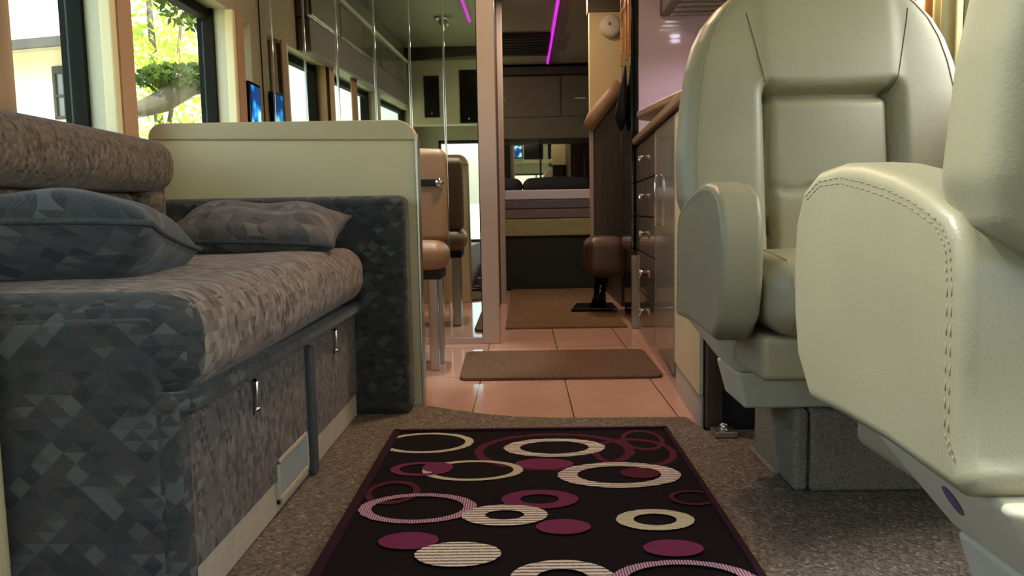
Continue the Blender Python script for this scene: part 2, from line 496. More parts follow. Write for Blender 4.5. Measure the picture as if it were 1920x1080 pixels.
# ------------------------------------------------------------------ mesh helpers
class MB:
    def __init__(s):
        s.v, s.f, s.m = [], [], []
        s.uv = None

    def add(s, vs, fs, mi=0):
        b = len(s.v)
        s.v += [tuple(p) for p in vs]
        for f in fs:
            s.f.append(tuple(i + b for i in f))
            s.m.append(mi)
        return s

    def box(s, x0, x1, y0, y1, z0, z1, mi=0):
        vs = [(x, y, z) for z in (z0, z1) for y in (y0, y1) for x in (x0, x1)]
        return s.add(vs, [(0, 2, 3, 1), (4, 5, 7, 6), (0, 1, 5, 4), (2, 6, 7, 3), (0, 4, 6, 2), (1, 3, 7, 5)], mi)

    def prism(s, prof, axis, a0, a1, mi=0):
        """prof: list of 2D points; axis x: (y,z); y: (x,z); z: (x,y)"""
        def P(p, a):
            return {'x': (a, p[0], p[1]), 'y': (p[0], a, p[1]), 'z': (p[0], p[1], a)}[axis]
        n = len(prof)
        vs = [P(p, a0) for p in prof] + [P(p, a1) for p in prof]
        fs = [tuple(range(n)), tuple(range(2 * n - 1, n - 1, -1))]
        fs += [(i, i + n, (i + 1) % n + n, (i + 1) % n) for i in range(n)]
        return s.add(vs, fs, mi)

    def tube(s, pts, r, n=10, closed=False, mi=0, rz=1.0):
        pts = [Vector(p) for p in pts]
        k = len(pts)
        rings = []
        up = Vector((0, 0, 1))
        prev = None
        for i, p in enumerate(pts):
            if closed:
                t = pts[(i + 1) % k] - pts[i - 1]
            else:
                t = pts[min(i + 1, k - 1)] - pts[max(i - 1, 0)]
            t.normalize()
            if prev is None:
                ref = up if abs(t.z) < 0.9 else Vector((1, 0, 0))
                a = t.cross(ref).normalized()
            else:
                a = (prev - t * prev.dot(t)).normalized()
            prev = a
            b = t.cross(a)
            rr = r[i] if isinstance(r, (list, tuple)) else r
            rings.append([p + a * rr * math.cos(2 * PI * j / n) + b * rr * rz * math.sin(2 * PI * j / n) for j in range(n)])
        vs = [q for ring in rings for q in ring]
        fs = []
        for i in range(k if closed else k - 1):
            i2 = (i + 1) % k
            for j in range(n):
                j2 = (j + 1) % n
                fs.append((i * n + j, i * n + j2, i2 * n + j2, i2 * n + j))
        if not closed:
            fs.append(tuple(range(n - 1, -1, -1)))
            fs.append(tuple((k - 1) * n + j for j in range(n)))
        return s.add(vs, fs, mi)

    def cyl(s, a, b, r, n=20, r2=None, mi=0):
        return s.tube([a, b], [r, r if r2 is None else r2], n, mi=mi)

    def lathe(s, c, prof, n=24, mi=0):
        """prof: (r, z) list around vertical axis at c"""
        vs = []
        for (r, z) in prof:
            for j in range(n):
                a = 2 * PI * j / n
                vs.append((c[0] + r * math.cos(a), c[1] + r * math.sin(a), c[2] + z))
        fs = []
        for i in range(len(prof) - 1):
            for j in range(n):
                j2 = (j + 1) % n
                fs.append((i * n + j, i * n + j2, (i + 1) * n + j2, (i + 1) * n + j))
        fs.append(tuple(range(n - 1, -1, -1)))
        fs.append(tuple((len(prof) - 1) * n + j for j in range(n)))
        return s.add(vs, fs, mi)

    def grid(s, fn, nu, nv, mi=0, uv=None, flip=False):
        vs = [fn(i / nu, j / nv) for j in range(nv + 1) for i in range(nu + 1)]
        fs = []
        for j in range(nv):
            for i in range(nu):
                a = j * (nu + 1) + i
                q = (a, a + 1, a + nu + 2, a + nu + 1)
                fs.append(tuple(reversed(q)) if flip else q)
        return s.add(vs, fs, mi)

    def xf(s, m):
        s.v = [tuple(m @ Vector(p)) for p in s.v]
        return s

    def build(s, name, mats, parent=None, bevel=0, seg=4, smooth=True, sub=0, flat_uv=None, angle=None, merge=0.0, ystretch=1.0):
        me = bpy.data.meshes.new(name)
        off = Vector((0, 0, 0))
        r = parent
        if r is not None and not r.get('_local'):
            while r is not None:
                off += r.location
                r = r.parent
        me.from_pydata([tuple(Vector(p) - off) for p in s.v], [], s.f)
        if not isinstance(mats, (list, tuple)):
            mats = [mats]
        for m in mats:
            me.materials.append(M[m] if isinstance(m, str) else m)
        for p, mi in zip(me.polygons, s.m):
            p.material_index = mi
            p.use_smooth = smooth
        bm = bmesh.new()
        bm.from_mesh(me)
        if merge:
            bmesh.ops.remove_doubles(bm, verts=bm.verts, dist=merge)
        bmesh.ops.recalc_face_normals(bm, faces=bm.faces)
        bm.normal_update()
        lay = bm.loops.layers.uv.new('UVMap')
        for f in bm.faces:
            n = f.normal
            ax = max(range(3), key=lambda i: abs(n[i]) * (1.0 if i != 1 else 1.01))
            if flat_uv is not None:
                ax = flat_uv
            for l in f.loops:
                c = l.vert.co + off
                c.y *= ystretch
                if flat_uv == 'soft':
                    l[lay].uv = (c.x + 0.6 * c.z, c.y - c.z)
                    continue
                l[lay].uv = {0: (c.y, c.z), 1: (c.x, c.z), 2: (c.x, c.y)}[ax]
        bm.to_mesh(me)
        bm.free()
        o = bpy.data.objects.new(name, me)
        COL.objects.link(o)
        if parent is not None:
            o.parent = parent
            if parent.get('_local'):
                o['_local'] = 1
        if bevel:
            b = o.modifiers.new('bevel', 'BEVEL')
            b.width = bevel
            b.segments = seg
            b.limit_method = 'ANGLE'
            b.angle_limit = R(angle or 35)
            b.harden_normals = smooth
        if sub:
            q = o.modifiers.new('sub', 'SUBSURF')
            q.levels = q.render_levels = sub
        return o


def thing(name, label, cat, loc=(0, 0, 0), group=None, rz=0, local=False):
    o = bpy.data.objects.new(name, None)
    o.empty_display_size = 0.05
    COL.objects.link(o)
    o.location = loc
    o.rotation_euler = (0, 0, rz)
    o['label'] = label
    o['category'] = cat
    if group:
        o['group'] = group
    if local:
        o['_local'] = 1
    return o


def tag(o, label, cat, group=None, kind=None):
    o['label'] = label
    o['category'] = cat
    if group:
        o['group'] = group
    if kind:
        o['kind'] = kind
    return o


def struct(o, label=None):
    o['kind'] = 'structure'
    if label:
        o['label'] = label
    return o


def smoothstep(a, b, x):
    t = max(0.0, min(1.0, (x - a) / (b - a)))
    return t * t * (3 - 2 * t)


def rbox(x0, x1, y0, y1, z0, z1, r, n=6, mi=0, mb=None, puff=0.0, seed=0):
    """rounded box as a dense cube-sphere style mesh: soft cushion. r = corner radius"""
    mb = mb or MB()
    hx, hy, hz = (x1 - x0) / 2, (y1 - y0) / 2, (z1 - z0) / 2
    c = Vector(((x0 + x1) / 2, (y0 + y1) / 2, (z0 + z1) / 2))
    r = min(r, hx, hy, hz)

    def axis_pts(h):
        inner = h - r
        pts = [-h + r * (1 - math.cos(PI / 4 * i / (n / 2))) * 0 - 0 for i in range(0)]
        k = max(2, int(inner * 2 / 0.02))
        out = []
        for i in range(n):
            out.append(-h + r * i / n)
        for i in range(k + 1):
            out.append(-inner + 2 * inner * i / k if inner > 1e-6 else 0)
        for i in range(n - 1, -1, -1):
            out.append(h - r * i / n)
        res = [out[0]]
        for o in out[1:]:
            if o - res[-1] > 1e-5:
                res.append(o)
        return res
    X, Y, Z = axis_pts(hx), axis_pts(hy), axis_pts(hz)

    def pr(x, y, z):
        p = Vector((x, y, z))
        q = Vector((max(-hx + r, min(hx - r, x)), max(-hy + r, min(hy - r, y)), max(-hz + r, min(hz - r, z))))
        d = p - q
        if d.length > 1e-9:
            m_ = max(abs(d.x), abs(d.y), abs(d.z))
            p = q + d.normalized() * (m_ if m_ < r - 1e-9 else r)
        if puff:
            fx = (1 - (x / hx) ** 2) if hx else 0
            fy = (1 - (y / hy) ** 2)
            fz = (1 - (z / hz) ** 2)
            p.z += math.copysign(puff, z) * fx * fy * (abs(z) / hz)
            p.y += math.copysign(puff * 0.5, y) * fx * fz * (abs(y) / hy)
            p.x += math.copysign(puff * 0.3, x) * fy * fz * (abs(x) / hx)
        return tuple(p + c)
    for (A, B, C0, f) in ((X, Y, hz, lambda a, b, s: (a, b, s * hz)), (X, Z, hy, lambda a, b, s: (a, s * hy, b)), (Y, Z, hx, lambda a, b, s: (s * hx, a, b))):
        for sg in (-1, 1):
            vs = [pr(*f(a, b, sg)) for b in B for a in A]
            na = len(A)
            fs = [(j * na + i, j * na + i + 1, (j + 1) * na + i + 1, (j + 1) * na + i) for j in range(len(B) - 1) for i in range(na - 1)]
            mb.add(vs, fs, mi)
    return mb


# ------------------------------------------------------------------ the coach shell
struct(MB().box(-1.3, 1.3, -1.6, 8.1, -0.06, 0.0).build('floor', 'tile', smooth=False), 'peach ceramic tile floor of the coach aisle')
struct(MB().box(-1.3, 1.3, -1.6, 8.1, 2.0, 2.06).build('ceiling', 'ceiling', smooth=False), 'olive vinyl ceiling of the coach')

# left wall with window openings, built round the holes
WL = [(-1.2, 0.55), (0.75, 2.24), (2.35, 3.195), (3.30, 3.45)]
ZB, ZT = 0.74, 1.45
mb = MB()
XI, XO = -1.175, -1.30
mb.box(XO, XI, -1.6, 8.1, 0, ZB)
mb.box(XO, XI, -1.6, 8.1, ZT, 2.0)
ys = [-1.6] + [y for a in WL for y in a] + [8.1]
for i in range(0, len(ys), 2):
    if (round(ys[i], 3) in (2.24, 3.195)):
        continue
    mb.box(XO, XI, ys[i], ys[i + 1], ZB, ZT)
struct(mb.build('wall_left', 'wall', smooth=False), 'left side wall of the coach')
# the two pillars between the windows: tan inner face, cream nosing, grey reveal
for k, (a, b) in enumerate(((2.24, 2.35), (3.195, 3.30))):
    p = MB().box(XO, -1.18, a + 0.012, b, ZB, ZT, 0).build('trim_%d' % (k + 1), 'pillar', smooth=False)
    struct(p, 'tan pillar between the side windows')
    MB().box(-1.245, -1.165, a, a + 0.012, ZB, ZT).build('reveal_panel', 'jamb', p, smooth=False)
    MB().box(-1.19, -1.155, a - 0.004, a + 0.028, ZB, ZT).build('cream_nosing', 'jamb_edge', p, bevel=0.006, seg=3)
    MB().box(-1.158, -1.152, a + 0.03, b, ZB, ZT).build('tan_face', 'pillar', p, smooth=False)
for k, (a, b) in enumerate(WL):
    f = MB()
    f.box(-1.30, -1.235, a, a + 0.03, ZB, ZT)
    f.box(-1.30, -1.232, b - 0.014, b + 0.002, ZB, ZT)
    f.box(-1.30, -1.25, a, b, ZB, ZB + 0.04)
    f.box(-1.30, -1.25, a, b, ZT - 0.04, ZT)
    fo = f.build('window_%d' % (k + 1), 'rubber', bevel=0.004, seg=2)
    struct(fo, 'black rubber framed side window')
    MB().box(-1.277, -1.272, a + 0.02, b - 0.02, ZB + 0.03, ZT - 0.03).build('window_pane', 'glass', fo, smooth=False)
# right wall: one curtained window, one cab opening added for light
mb = MB()
mb.box(1.175, 1.30, -1.6, -1.2, 0, 2.0)
mb.box(1.175, 1.30, 0.80, 1.0, 0, 2.0)
mb.box(1.175, 1.30, -1.2, 0.80, 0, 0.68)
mb.box(1.175, 1.30, -1.2, 0.80, 1.45, 2.0)
mb.box(1.175, 1.30, 2.12, 8.1, 0, 2.0)
mb.box(1.175, 1.30, 1.0, 2.12, 0, 0.92)
mb.box(1.175, 1.30, 1.0, 2.12, 1.5, 2.0)
struct(mb.build('wall_right', 'wall', smooth=False), 'right side wall of the coach')
f = MB()
for (y0, y1, z0, z1) in ((1.0, 1.04, .92, 1.5), (2.08, 2.12, .92, 1.5), (1.0, 2.12, .92, .96), (1.0, 2.12, 1.46, 1.5)):
    f.box(1.2, 1.29, y0, y1, z0, z1)
fo = struct(f.build('window_5', 'rubber', bevel=0.004, seg=2), 'black framed window on the right wall')
MB().box(1.25, 1.255, 1.02, 2.1, .94, 1.48).build('window_pane', 'glass', fo, smooth=False)
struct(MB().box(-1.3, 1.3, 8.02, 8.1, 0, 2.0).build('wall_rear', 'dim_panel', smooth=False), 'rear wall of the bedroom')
f = MB()
for (y0, y1, z0, z1) in ((-1.2, -1.16, .68, 1.45), (.76, .80, .68, 1.45), (-1.2, .80, .68, .72), (-1.2, .80, 1.41, 1.45)):
    f.box(1.2, 1.29, y0, y1, z0, z1)
fo = struct(f.build('window_7', 'rubber', bevel=0.004, seg=2), 'black framed cab window added to light the near chair')
MB().box(1.25, 1.255, -1.18, .78, .70, 1.43).build('window_pane', 'glass', fo, smooth=False)
# front wall: windscreen opening and entrance opening
mb = MB()
YF0, YF1 = -1.6, -1.5
mb.box(-1.3, 1.3, YF0, YF1, 1.14, 2.0)
mb.box(-1.3, -0.92, YF0, YF1, 0, 1.14)
mb.box(-0.40, -0.30, YF0, YF1, 0, 1.14)
mb.box(-0.30, 0.90, YF0, YF1, 0, 0.42)
mb.box(0.90, 1.3, YF0, YF1, 0, 1.14)
mb.box(-0.30, 0.90, YF0, YF1, 1.04, 1.14)
struct(mb.build('wall_front', 'wall', smooth=False), 'front wall of the coach')
f = MB()
for (x0, x1, z0, z1) in ((-.3, -.26, .42, 1.04), (.86, .90, .42, 1.04), (-.3, .90, .42, .46), (-.3, .90, 1.0, 1.04), (.30, .33, .42, 1.04)):
    f.box(x0, x1, -1.57, -1.53, z0, z1)
fo = struct(f.build('window_6', 'rubber', bevel=0.004, seg=2), 'two pane windscreen')
MB().box(-.28, .88, -1.552, -1.548, .44, 1.02).build('window_pane', 'glass', fo, smooth=False)
f = MB()
for (x0, x1, z0, z1) in ((-.92, -.89, 0, 1.14), (-.43, -.40, 0, 1.14), (-.92, -.4, 0, .04), (-.92, -.4, 1.10, 1.14)):
    f.box(x0, x1, -1.57, -1.53, z0, z1)
fo = struct(f.build('door_1', 'rubber', bevel=0.004, seg=2), 'glazed entrance door')
MB().box(-.91, -.41, -1.552, -1.548, .02, 1.12).build('window_pane', 'glass', fo, smooth=False)

# upper left: valance, glossy overhead lockers, light trim (seen in the mirrors)
o = MB().box(-1.175, -1.10, -0.55, 2.95, 1.44, 1.62).build('window_valance', 'valance', bevel=0.012, seg=3)
tag(o, 'mauve grey padded valance band above the left windows', 'valance')
oh = thing('overhead_locker', 'row of glossy overhead lockers above the left valance', 'cabinet', (-1.13, -0.55, 1.62))
MB().box(-1.172, -1.115, -0.55, 2.95, 1.625, 1.99).build('body', 'gloss_grey', oh, smooth=False)
for i in range(5):
    y0 = -0.52 + i * 0.69
    MB().box(-1.115, -1.10, y0, y0 + 0.66, 1.64, 1.83).build('door', 'gloss_grey', oh, bevel=0.003, seg=2)
MB().box(-1.12, -1.085, -0.55, 2.95, 1.84, 1.87).build('trim_strip', 'white', oh, bevel=0.003, seg=2)

# cockpit bulkhead with black door lockers, TV
bk = thing('cockpit_locker', 'pale overhead locker with black doors across the cockpit', 'cabinet', (0, -0.66, 1.24))
MB().box(-1.1, 1.1, -0.92, -0.62, 1.26, 1.88).build('body', 'wall', bk, bevel=0.01, seg=3)
for (x0, x1, z0, z1) in ((-.95, -.80, 1.33, 1.73), (-.60, -.42, 1.27, 1.78), (.05, .45, 1.33, 1.78), (.55, .95, 1.33, 1.78)):
    d = MB().box(x0, x1, -0.625, -0.61, z0, z1).build('door', 'black', bk, bevel=0.003, seg=2)
    MB().lathe(((x0 + x1) / 2, -0.60, z0 + 0.04), [(0.0, -.008), (.008, -.004), (.008, .004), (0.0, .008)], 12).build('knob', 'chrome', d)
bm_ = MB()
bm_.prism([(-1.17, 2.0), (-1.17, 1.86), (-.8, 1.9), (-.3, 1.925), (0.3, 1.925), (.8, 1.9), (1.17, 1.86), (1.17, 2.0)], 'y', -0.66, -0.60)
tag(bm_.build('arched_header', 'dim_dark', bevel=0.004, seg=2), 'dark olive arched header above the cockpit lockers', 'header')
tv = thing('television', 'television glowing blue mounted under the cockpit lockers', 'television', (-0.2, -0.6, 1.35))
MB().box(-.38, .02, -0.612, -0.57, 1.36, 1.64).build('housing', 'black', tv, bevel=0.008, seg=3)
MB().box(-.36, .0, -0.571, -0.567, 1.38, 1.62).build('screen', 'screen', tv, smooth=False)
# dashboard
tag(MB().prism([(-1.48, 0.013), (-1.48, .46), (-1.36, .44), (-1.3, .36), (-1.3, 0.013)], 'x', -.28, 1.15).build('dashboard', 'valance', bevel=0.02, seg=4), 'grey padded dashboard under the windscreen', 'dashboard')

# ceiling fixtures and LED strips
for i, (x, y, e, c) in enumerate(DOWN):
    t = thing('ceiling_downlight', ['warm round ceiling downlight over the kitchen aisle', 'round ceiling downlight over the patterned rug', 'warm round ceiling downlight near the bedroom', 'round ceiling downlight beside the cockpit header', 'round downlight added in the passage to light the bed'][i], 'light', (x, y, 2.0), 'round ceiling downlights')
    MB().lathe((x, y, 1.985), [(0.075, 0.015), (0.085, 0.0), (0.07, -0.006), (0.062, 0.0)], 28).build('rim', 'chrome_soft', t)
    MB().lathe((x, y, 1.978), [(0.0, 0), (0.06, 0.0), (0.06, 0.004), (0.0, 0.004)], 24).build('diffuser', 'bulb', t)
    lamp('downlight_lamp', 'AREA', (x, y, 1.965), e, c, 0.16, target=(x, y, 0))
t = thing('fill_spotlight', 'swivel spotlight added above the sofa to light the near chair', 'light', (-.62, .85, 2.0))  # added fill lamp, aimed at the near captain chair
MB().lathe((-.62, .85, 1.985), [(0.05, 0.015), (0.05, 0.0), (0.02, -.01), (0.0, -.01)], 24).build('rose', 'chrome_soft', t)
MB().cyl((-.62, .85, 1.98), (-.57, .85, 1.925), .03, 20, .038).build('lamp_head', 'chrome_soft', t)
lamp('chair_fill_lamp', 'SPOT', (-.56, .85, 1.915), 170, (0.96, 1.0, 0.92), 0.03, target=(.42, .80, .52), spot=34)
t = thing('ceiling_downlight', 'cool narrow downlight added to brighten the floor before the mirror wall', 'light', (-.30, 3.22, 2.0), 'round ceiling downlights')  # added lamp that brightens the tiles at the mirror foot
MB().lathe((-.30, 3.22, 1.985), [(0.045, 0.015), (0.052, 0.0), (0.042, -0.006), (0.036, 0.0)], 24).build('rim', 'chrome_soft', t)
MB().lathe((-.30, 3.22, 1.978), [(0.0, 0), (0.034, 0.0), (0.034, 0.004), (0.0, 0.004)], 20).build('diffuser', 'bulb_cool', t)
lamp('downlight_lamp', 'SPOT', (-.30, 3.22, 1.96), 60, (0.9, 1.0, 0.98), 0.02, target=(-.36, 3.18, 0), spot=34)
for (x, y0, y1, lab) in ((0.255, 3.8, 7.40, 'magenta light strip on the ceiling towards the bedroom'), (-0.40, 0.72, 3.5, 'magenta light strip on the ceiling above the sofa side')):
    t = thing('light_strip', lab, 'light strip', (x, y0, 1.99))
    MB().box(x - .014, x + .014, y0, y1, 1.988, 2.0).build('channel', 'white', t, smooth=False)
    MB().tube([(x, y0 + .01, 1.982), (x, (y0 + y1) / 2, 1.982), (x, y1 - .01, 1.982)], 0.009, 8).build('glowing_tube', 'led', t)

# fitted carpet with a curved end against the partition
cp = [(-0.5, -1.45), (1.09, -1.45), (1.09, 2.08), (0.495, 2.08), (0.47, 2.222), (0.3, 2.226), (0.1, 2.232), (-0.02, 2.25), (-0.12, 2.285), (-0.22, 2.34), (-0.29, 2.385), (-0.33, 2.40), (-0.36, 2.395), (-0.50, 2.395), (-1.15, 2.38), (-1.15, -1.45)]
tag(MB().prism(cp[1:], 'z', 0.001, 0.012).build('fitted_carpet', 'carpet', bevel=0.004, seg=2, smooth=False), 'brown flecked loop carpet fitted between sofa and armchairs', 'carpet')
tag(MB().box(-0.10, 0.54, 4.02, 6.01, 0.001, 0.010).build('fitted_carpet', 'rear_carpet', smooth=False), 'brown carpet beyond the tiles leading to the bed', 'carpet')

# ------------------------------------------------------------------ rug with rings
RX0, RX1, RY0, RY1 = -0.363, 0.384, 0.55, 2.078
rug = MB()
rug.box(RX0, RX1, RY0, RY1, 0.012, 0.020, 0)
zt = 0.0204


def annulus(cx, cy, rx, ry, t, mi, seed, clip=True, n=64, hx=None, hy=None):
    global zt
    rnd = random.Random(seed)
    zt += 0.00018
    vs = []
    ri = (hx if hx is not None else rx * (1 - t), hy if hy is not None else ry * (1 - t))
    for j in range(n):
        a = 2 * PI * j / n
        jt = 1 + rnd.uniform(-.015, .015)
        for (ax, ay) in ((rx * jt, ry * jt), ri):
            x, y = cx + ax * math.cos(a), cy + ay * math.sin(a)
            if clip:
                x = max(RX0 + .012, min(RX1 - .012, x))
                y = max(RY0 + .012, min(RY1 - .012, y))
            vs.append((x, y, zt))
    fs = []
    for j in range(n):
        k = (j + 1) % n
        q = (2 * j, 2 * k, 2 * k + 1, 2 * j + 1)
        pts = [vs[i] for i in q]
        ar = abs(sum(pts[i][0] * pts[(i + 1) % 4][1] - pts[(i + 1) % 4][0] * pts[i][1] for i in range(4)))
        if ar > 1e-7:
            fs.append(q)
    rug.add(vs, fs, mi)


# (centre x, centre y, rx, ry, ring thickness fraction, material index, seed)
RINGS = [
    (0.069, 1.889, 0.201, 0.150, 0.12, 5, 1), (0.266, 1.867, 0.104, 0.116, 0.16, 5, 2), (0.303, 1.970, 0.055, 0.09, 0.2, 5, 3),
    (0.042, 1.787, 0.070, 0.039, 0.98, 4, 4), (-0.261, 1.968, 0.123, 0.089, 0.17, 2, 5), (0.071, 1.913, 0.128, 0.076, 0.32, 1, 6),
    (-0.126, 1.746, 0.118, 0.071, 0.19, 2, 7), (-0.247, 1.760, 0.073, 0.049, 0.3, 4, 8), (-0.210, 1.770, 0.036, 0.034, 0.98, 4, 9),
    (0.209, 1.703, 0.139, 0.084, 0.32, 1, 10), (0.258, 1.712, 0.045, 0.036, 0.98, 5, 11), (-0.290, 1.609, 0.060, 0.070, 0.26, 5, 12),
    (0.026, 1.558, 0.080, 0.053, 0.5, 4, 13), (-0.223, 1.518, 0.120, 0.080, 0.22, 3, 14), (-0.045, 1.475, 0.085, 0.053, 0.55, 1, 15),
    (0.344, 1.555, 0.050, 0.041, 0.2, 5, 16), (0.246, 1.443, 0.075, 0.051, 0.45, 2, 17), (0.068, 1.414, 0.052, 0.035, 0.98, 4, 18),
    (-0.218, 1.358, 0.055, 0.037, 0.98, 4, 19), (0.256, 1.315, 0.053, 0.034, 0.98, 4, 20), (-0.123, 1.300, 0.076, 0.049, 0.98, 1, 21),
    (0.055, 1.205, 0.086, 0.066, 0.5, 1, 22), (0.251, 1.191, 0.12, 0.075, 0.22, 3, 23), (-0.24, 1.06, 0.09, 0.07, 0.3, 4, 24),
    (0.0, 0.90, 0.12, 0.08, 0.3, 2, 25), (0.26, 0.85, 0.07, 0.05, 0.98, 4, 26), (-0.25, 0.82, 0.11, 0.07, 0.4, 1, 27),
]
for r_ in RINGS:
    annulus(*r_)
# darker binding round the edge
e = 0.010
zt += 0.0005
for (x0, x1, y0, y1) in ((RX0 - .002, RX0 + e * 1.8, RY0, RY1 + .002), (RX1 - e, RX1 + .002, RY0, RY1 + .002), (RX0, RX1, RY1 - e, RY1 + .002), (RX0, RX1, RY0 - .002, RY0 + e)):
    rug.box(x0, x1, y0, y1, 0.012, zt, 6)
tag(rug.build('rug', ['rug_black', 'rug_white', 'rug_cream', 'rug_pink', 'rug_plum', 'rug_wine', 'rug_edge'], smooth=False), 'black rectangular rug patterned with cream and plum rings', 'rug')

# doormat on the tiles
dm = []
for (cx, cy, a0) in ((-0.205, 2.83, PI), (0.47, 2.83, 1.5 * PI), (0.475, 3.30, 0), (-0.215, 3.30, .5 * PI)):
    for j in range(5):
        a = a0 + j * PI / 8
        dm.append((cx + 0.04 * math.cos(a), cy + 0.04 * math.sin(a)))
dmo = MB().prism(dm, 'z', 0.001, 0.012).build('doormat', 'mat', bevel=0.003, seg=2)
tag(dmo, 'plain brown doormat lying across the peach tiles', 'mat')

# ------------------------------------------------------------------ sofa
sf = thing('sofa', 'patchwork upholstered sofa built against the left windows', 'sofa', (-0.8, 1.7, 0))
YN, YE = 1.09, 2.28
XF = -0.505
# front base: plinth + panels
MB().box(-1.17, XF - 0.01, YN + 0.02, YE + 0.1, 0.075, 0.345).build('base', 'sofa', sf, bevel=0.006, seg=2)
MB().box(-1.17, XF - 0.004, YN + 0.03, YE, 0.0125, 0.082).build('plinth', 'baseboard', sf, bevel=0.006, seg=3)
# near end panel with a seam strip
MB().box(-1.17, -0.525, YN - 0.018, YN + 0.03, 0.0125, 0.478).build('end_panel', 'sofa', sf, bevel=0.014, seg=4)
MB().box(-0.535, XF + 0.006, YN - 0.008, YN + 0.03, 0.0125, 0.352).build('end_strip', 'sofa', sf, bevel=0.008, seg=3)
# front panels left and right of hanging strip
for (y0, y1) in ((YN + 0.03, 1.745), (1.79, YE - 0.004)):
    d = MB().box(XF - 0.02, XF, y0, y1, 0.082, 0.318).build('front_panel', 'sofa_front_warmlit', sf, bevel=0.006, seg=3, ystretch=1.9)
    ym = y0 + 0.28 if y0 < 1.3 else y0 + 0.22
    h = MB().tube([(XF + .002, ym, .318), (XF + .008, ym, .312), (XF + .008, ym, .262), (XF + .002, ym, .254)], 0.0045, 8)
    h.lathe((XF + .006, ym, .262), [(0, -.007), (.007, -.004), (.007, .004), (0, .007)], 12)
    h.build('latch', 'chrome', d)
MB().box(XF - 0.012, XF + 0.012, 1.745, 1.787, -0.0 + 0.014, 0.315).build('hanging_strip', 'piping', sf, bevel=0.006, seg=3)
v = MB()
v.box(XF - 0.004, XF + 0.004, 1.513, 1.522, .034, .125).box(XF - 0.004, XF + 0.004, 1.722, 1.731, .034, .125)
v.box(XF - 0.004, XF + 0.004, 1.513, 1.731, .116, .125).box(XF - 0.004, XF + 0.004, 1.513, 1.731, .034, .046)
vf = v.build('vent_frame', 'baseboard', sf, bevel=0.0015, seg=2)
MB().box(XF - 0.004, XF + 0.001, 1.522, 1.722, .046, .116).build('vent_panel', 'grey_vent', vf, smooth=False)
# piping roll under the cushion
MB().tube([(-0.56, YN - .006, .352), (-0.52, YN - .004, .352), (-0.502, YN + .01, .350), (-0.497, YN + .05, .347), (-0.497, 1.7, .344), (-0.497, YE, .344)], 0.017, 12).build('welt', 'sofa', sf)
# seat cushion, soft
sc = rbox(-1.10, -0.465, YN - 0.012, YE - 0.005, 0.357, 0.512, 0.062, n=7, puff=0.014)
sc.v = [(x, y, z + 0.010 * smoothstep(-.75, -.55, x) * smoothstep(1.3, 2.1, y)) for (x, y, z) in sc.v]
seat_o = sc.build('seat_cushion', ['sofa_seat_warmlit', 'sofa'], sf, merge=0.0004, ystretch=1.9)
for p in seat_o.data.polygons:  # near end faces keep the dark fabric without the painted warmth
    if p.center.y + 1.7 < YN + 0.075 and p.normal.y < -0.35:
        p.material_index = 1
# backrest: lower cushion and rolled headrest
bc = rbox(-1.17, -1.035, 1.02, 2.13, 0.49, 0.70, 0.045, n=6, puff=0.012)
bc.v = [(x - 0.10 * (z - .49), y, z) for (x, y, z) in bc.v]
bc.build('back_cushion', 'sofa_back', sf, merge=0.0004, ystretch=2.0)
prof = []
# rolled headrest profile (x,z) swept along y, dropping down at the far end
hr = rbox(-1.175, -0.985, 1.0, 2.245, 0.69, 0.835, 0.062, n=7, puff=0.006)
hr.build('headrest_roll', 'sofa_back', sf, merge=0.0004, ystretch=2.0)
rbox(-1.175, -1.02, 2.135, 2.245, 0.48, 0.80, 0.045, n=6).build('back_end', 'sofa_back', sf, merge=0.0004)
# far arm
fa = rbox(-1.17, -0.349, 2.285, 2.405, 0.0125, 0.672, 0.028, n=6, puff=0.0)
fa.build('far_arm', 'sofa', sf, merge=0.0004)


def pillow(name, c, a, b, h, rot, label, seed, droop=0.0, fabric='pillow', hb=None):
    rnd = random.Random(seed)
    ph = [rnd.uniform(0, 6) for _ in range(4)]

    def sh(u, v, s):
        U_, V_ = 2 * u - 1, 2 * v - 1
        U_ = math.sin(U_ * PI / 2)
        V_ = math.sin(V_ * PI / 2)
        k = max(0.0, (1 - abs(U_) ** 3.4)) ** 0.5 * max(0.0, (1 - abs(V_) ** 3.0)) ** 0.5
        pin = 1 - 0.055 * (1 - abs(U_) ** 2) * abs(V_) ** 3
        pin2 = 1 - 0.055 * (1 - abs(V_) ** 2) * abs(U_) ** 3
        wr = 0.006 * math.sin(6 * U_ + ph[0] + 2 * V_) * k + 0.004 * math.sin(9 * V_ + ph[1]) * k
        z = (h if s > 0 else -(hb or h)) * k + wr - droop * (abs(U_) ** 3) * 0.5
        return (a * U_ * pin2, b * V_ * pin, z)
    root = thing(name, label, 'cushion', c, 'patchwork scatter cushions', local=True)
    root.rotation_euler = rot
    m_ = MB()
    m_.grid(lambda u, v: sh(u, v, 1), 36, 30)
    m_.grid(lambda u, v: sh(u, v, -1), 36, 30, flip=True)
    m_.build('cover', fabric, root, merge=0.0005, flat_uv='soft')
    pts = []
    for i in range(24):
        pts.append(sh(i / 24, 0, 0))
    for i in range(24):
        pts.append(sh(1, i / 24, 0))
    for i in range(24):
        pts.append(sh(1 - i / 24, 1, 0))
    for i in range(24):
        pts.append(sh(0, 1 - i / 24, 0))
    q = MB().tube(pts, 0.0055, 8, closed=True)
    q.build('piping', 'piping', root)
    return root


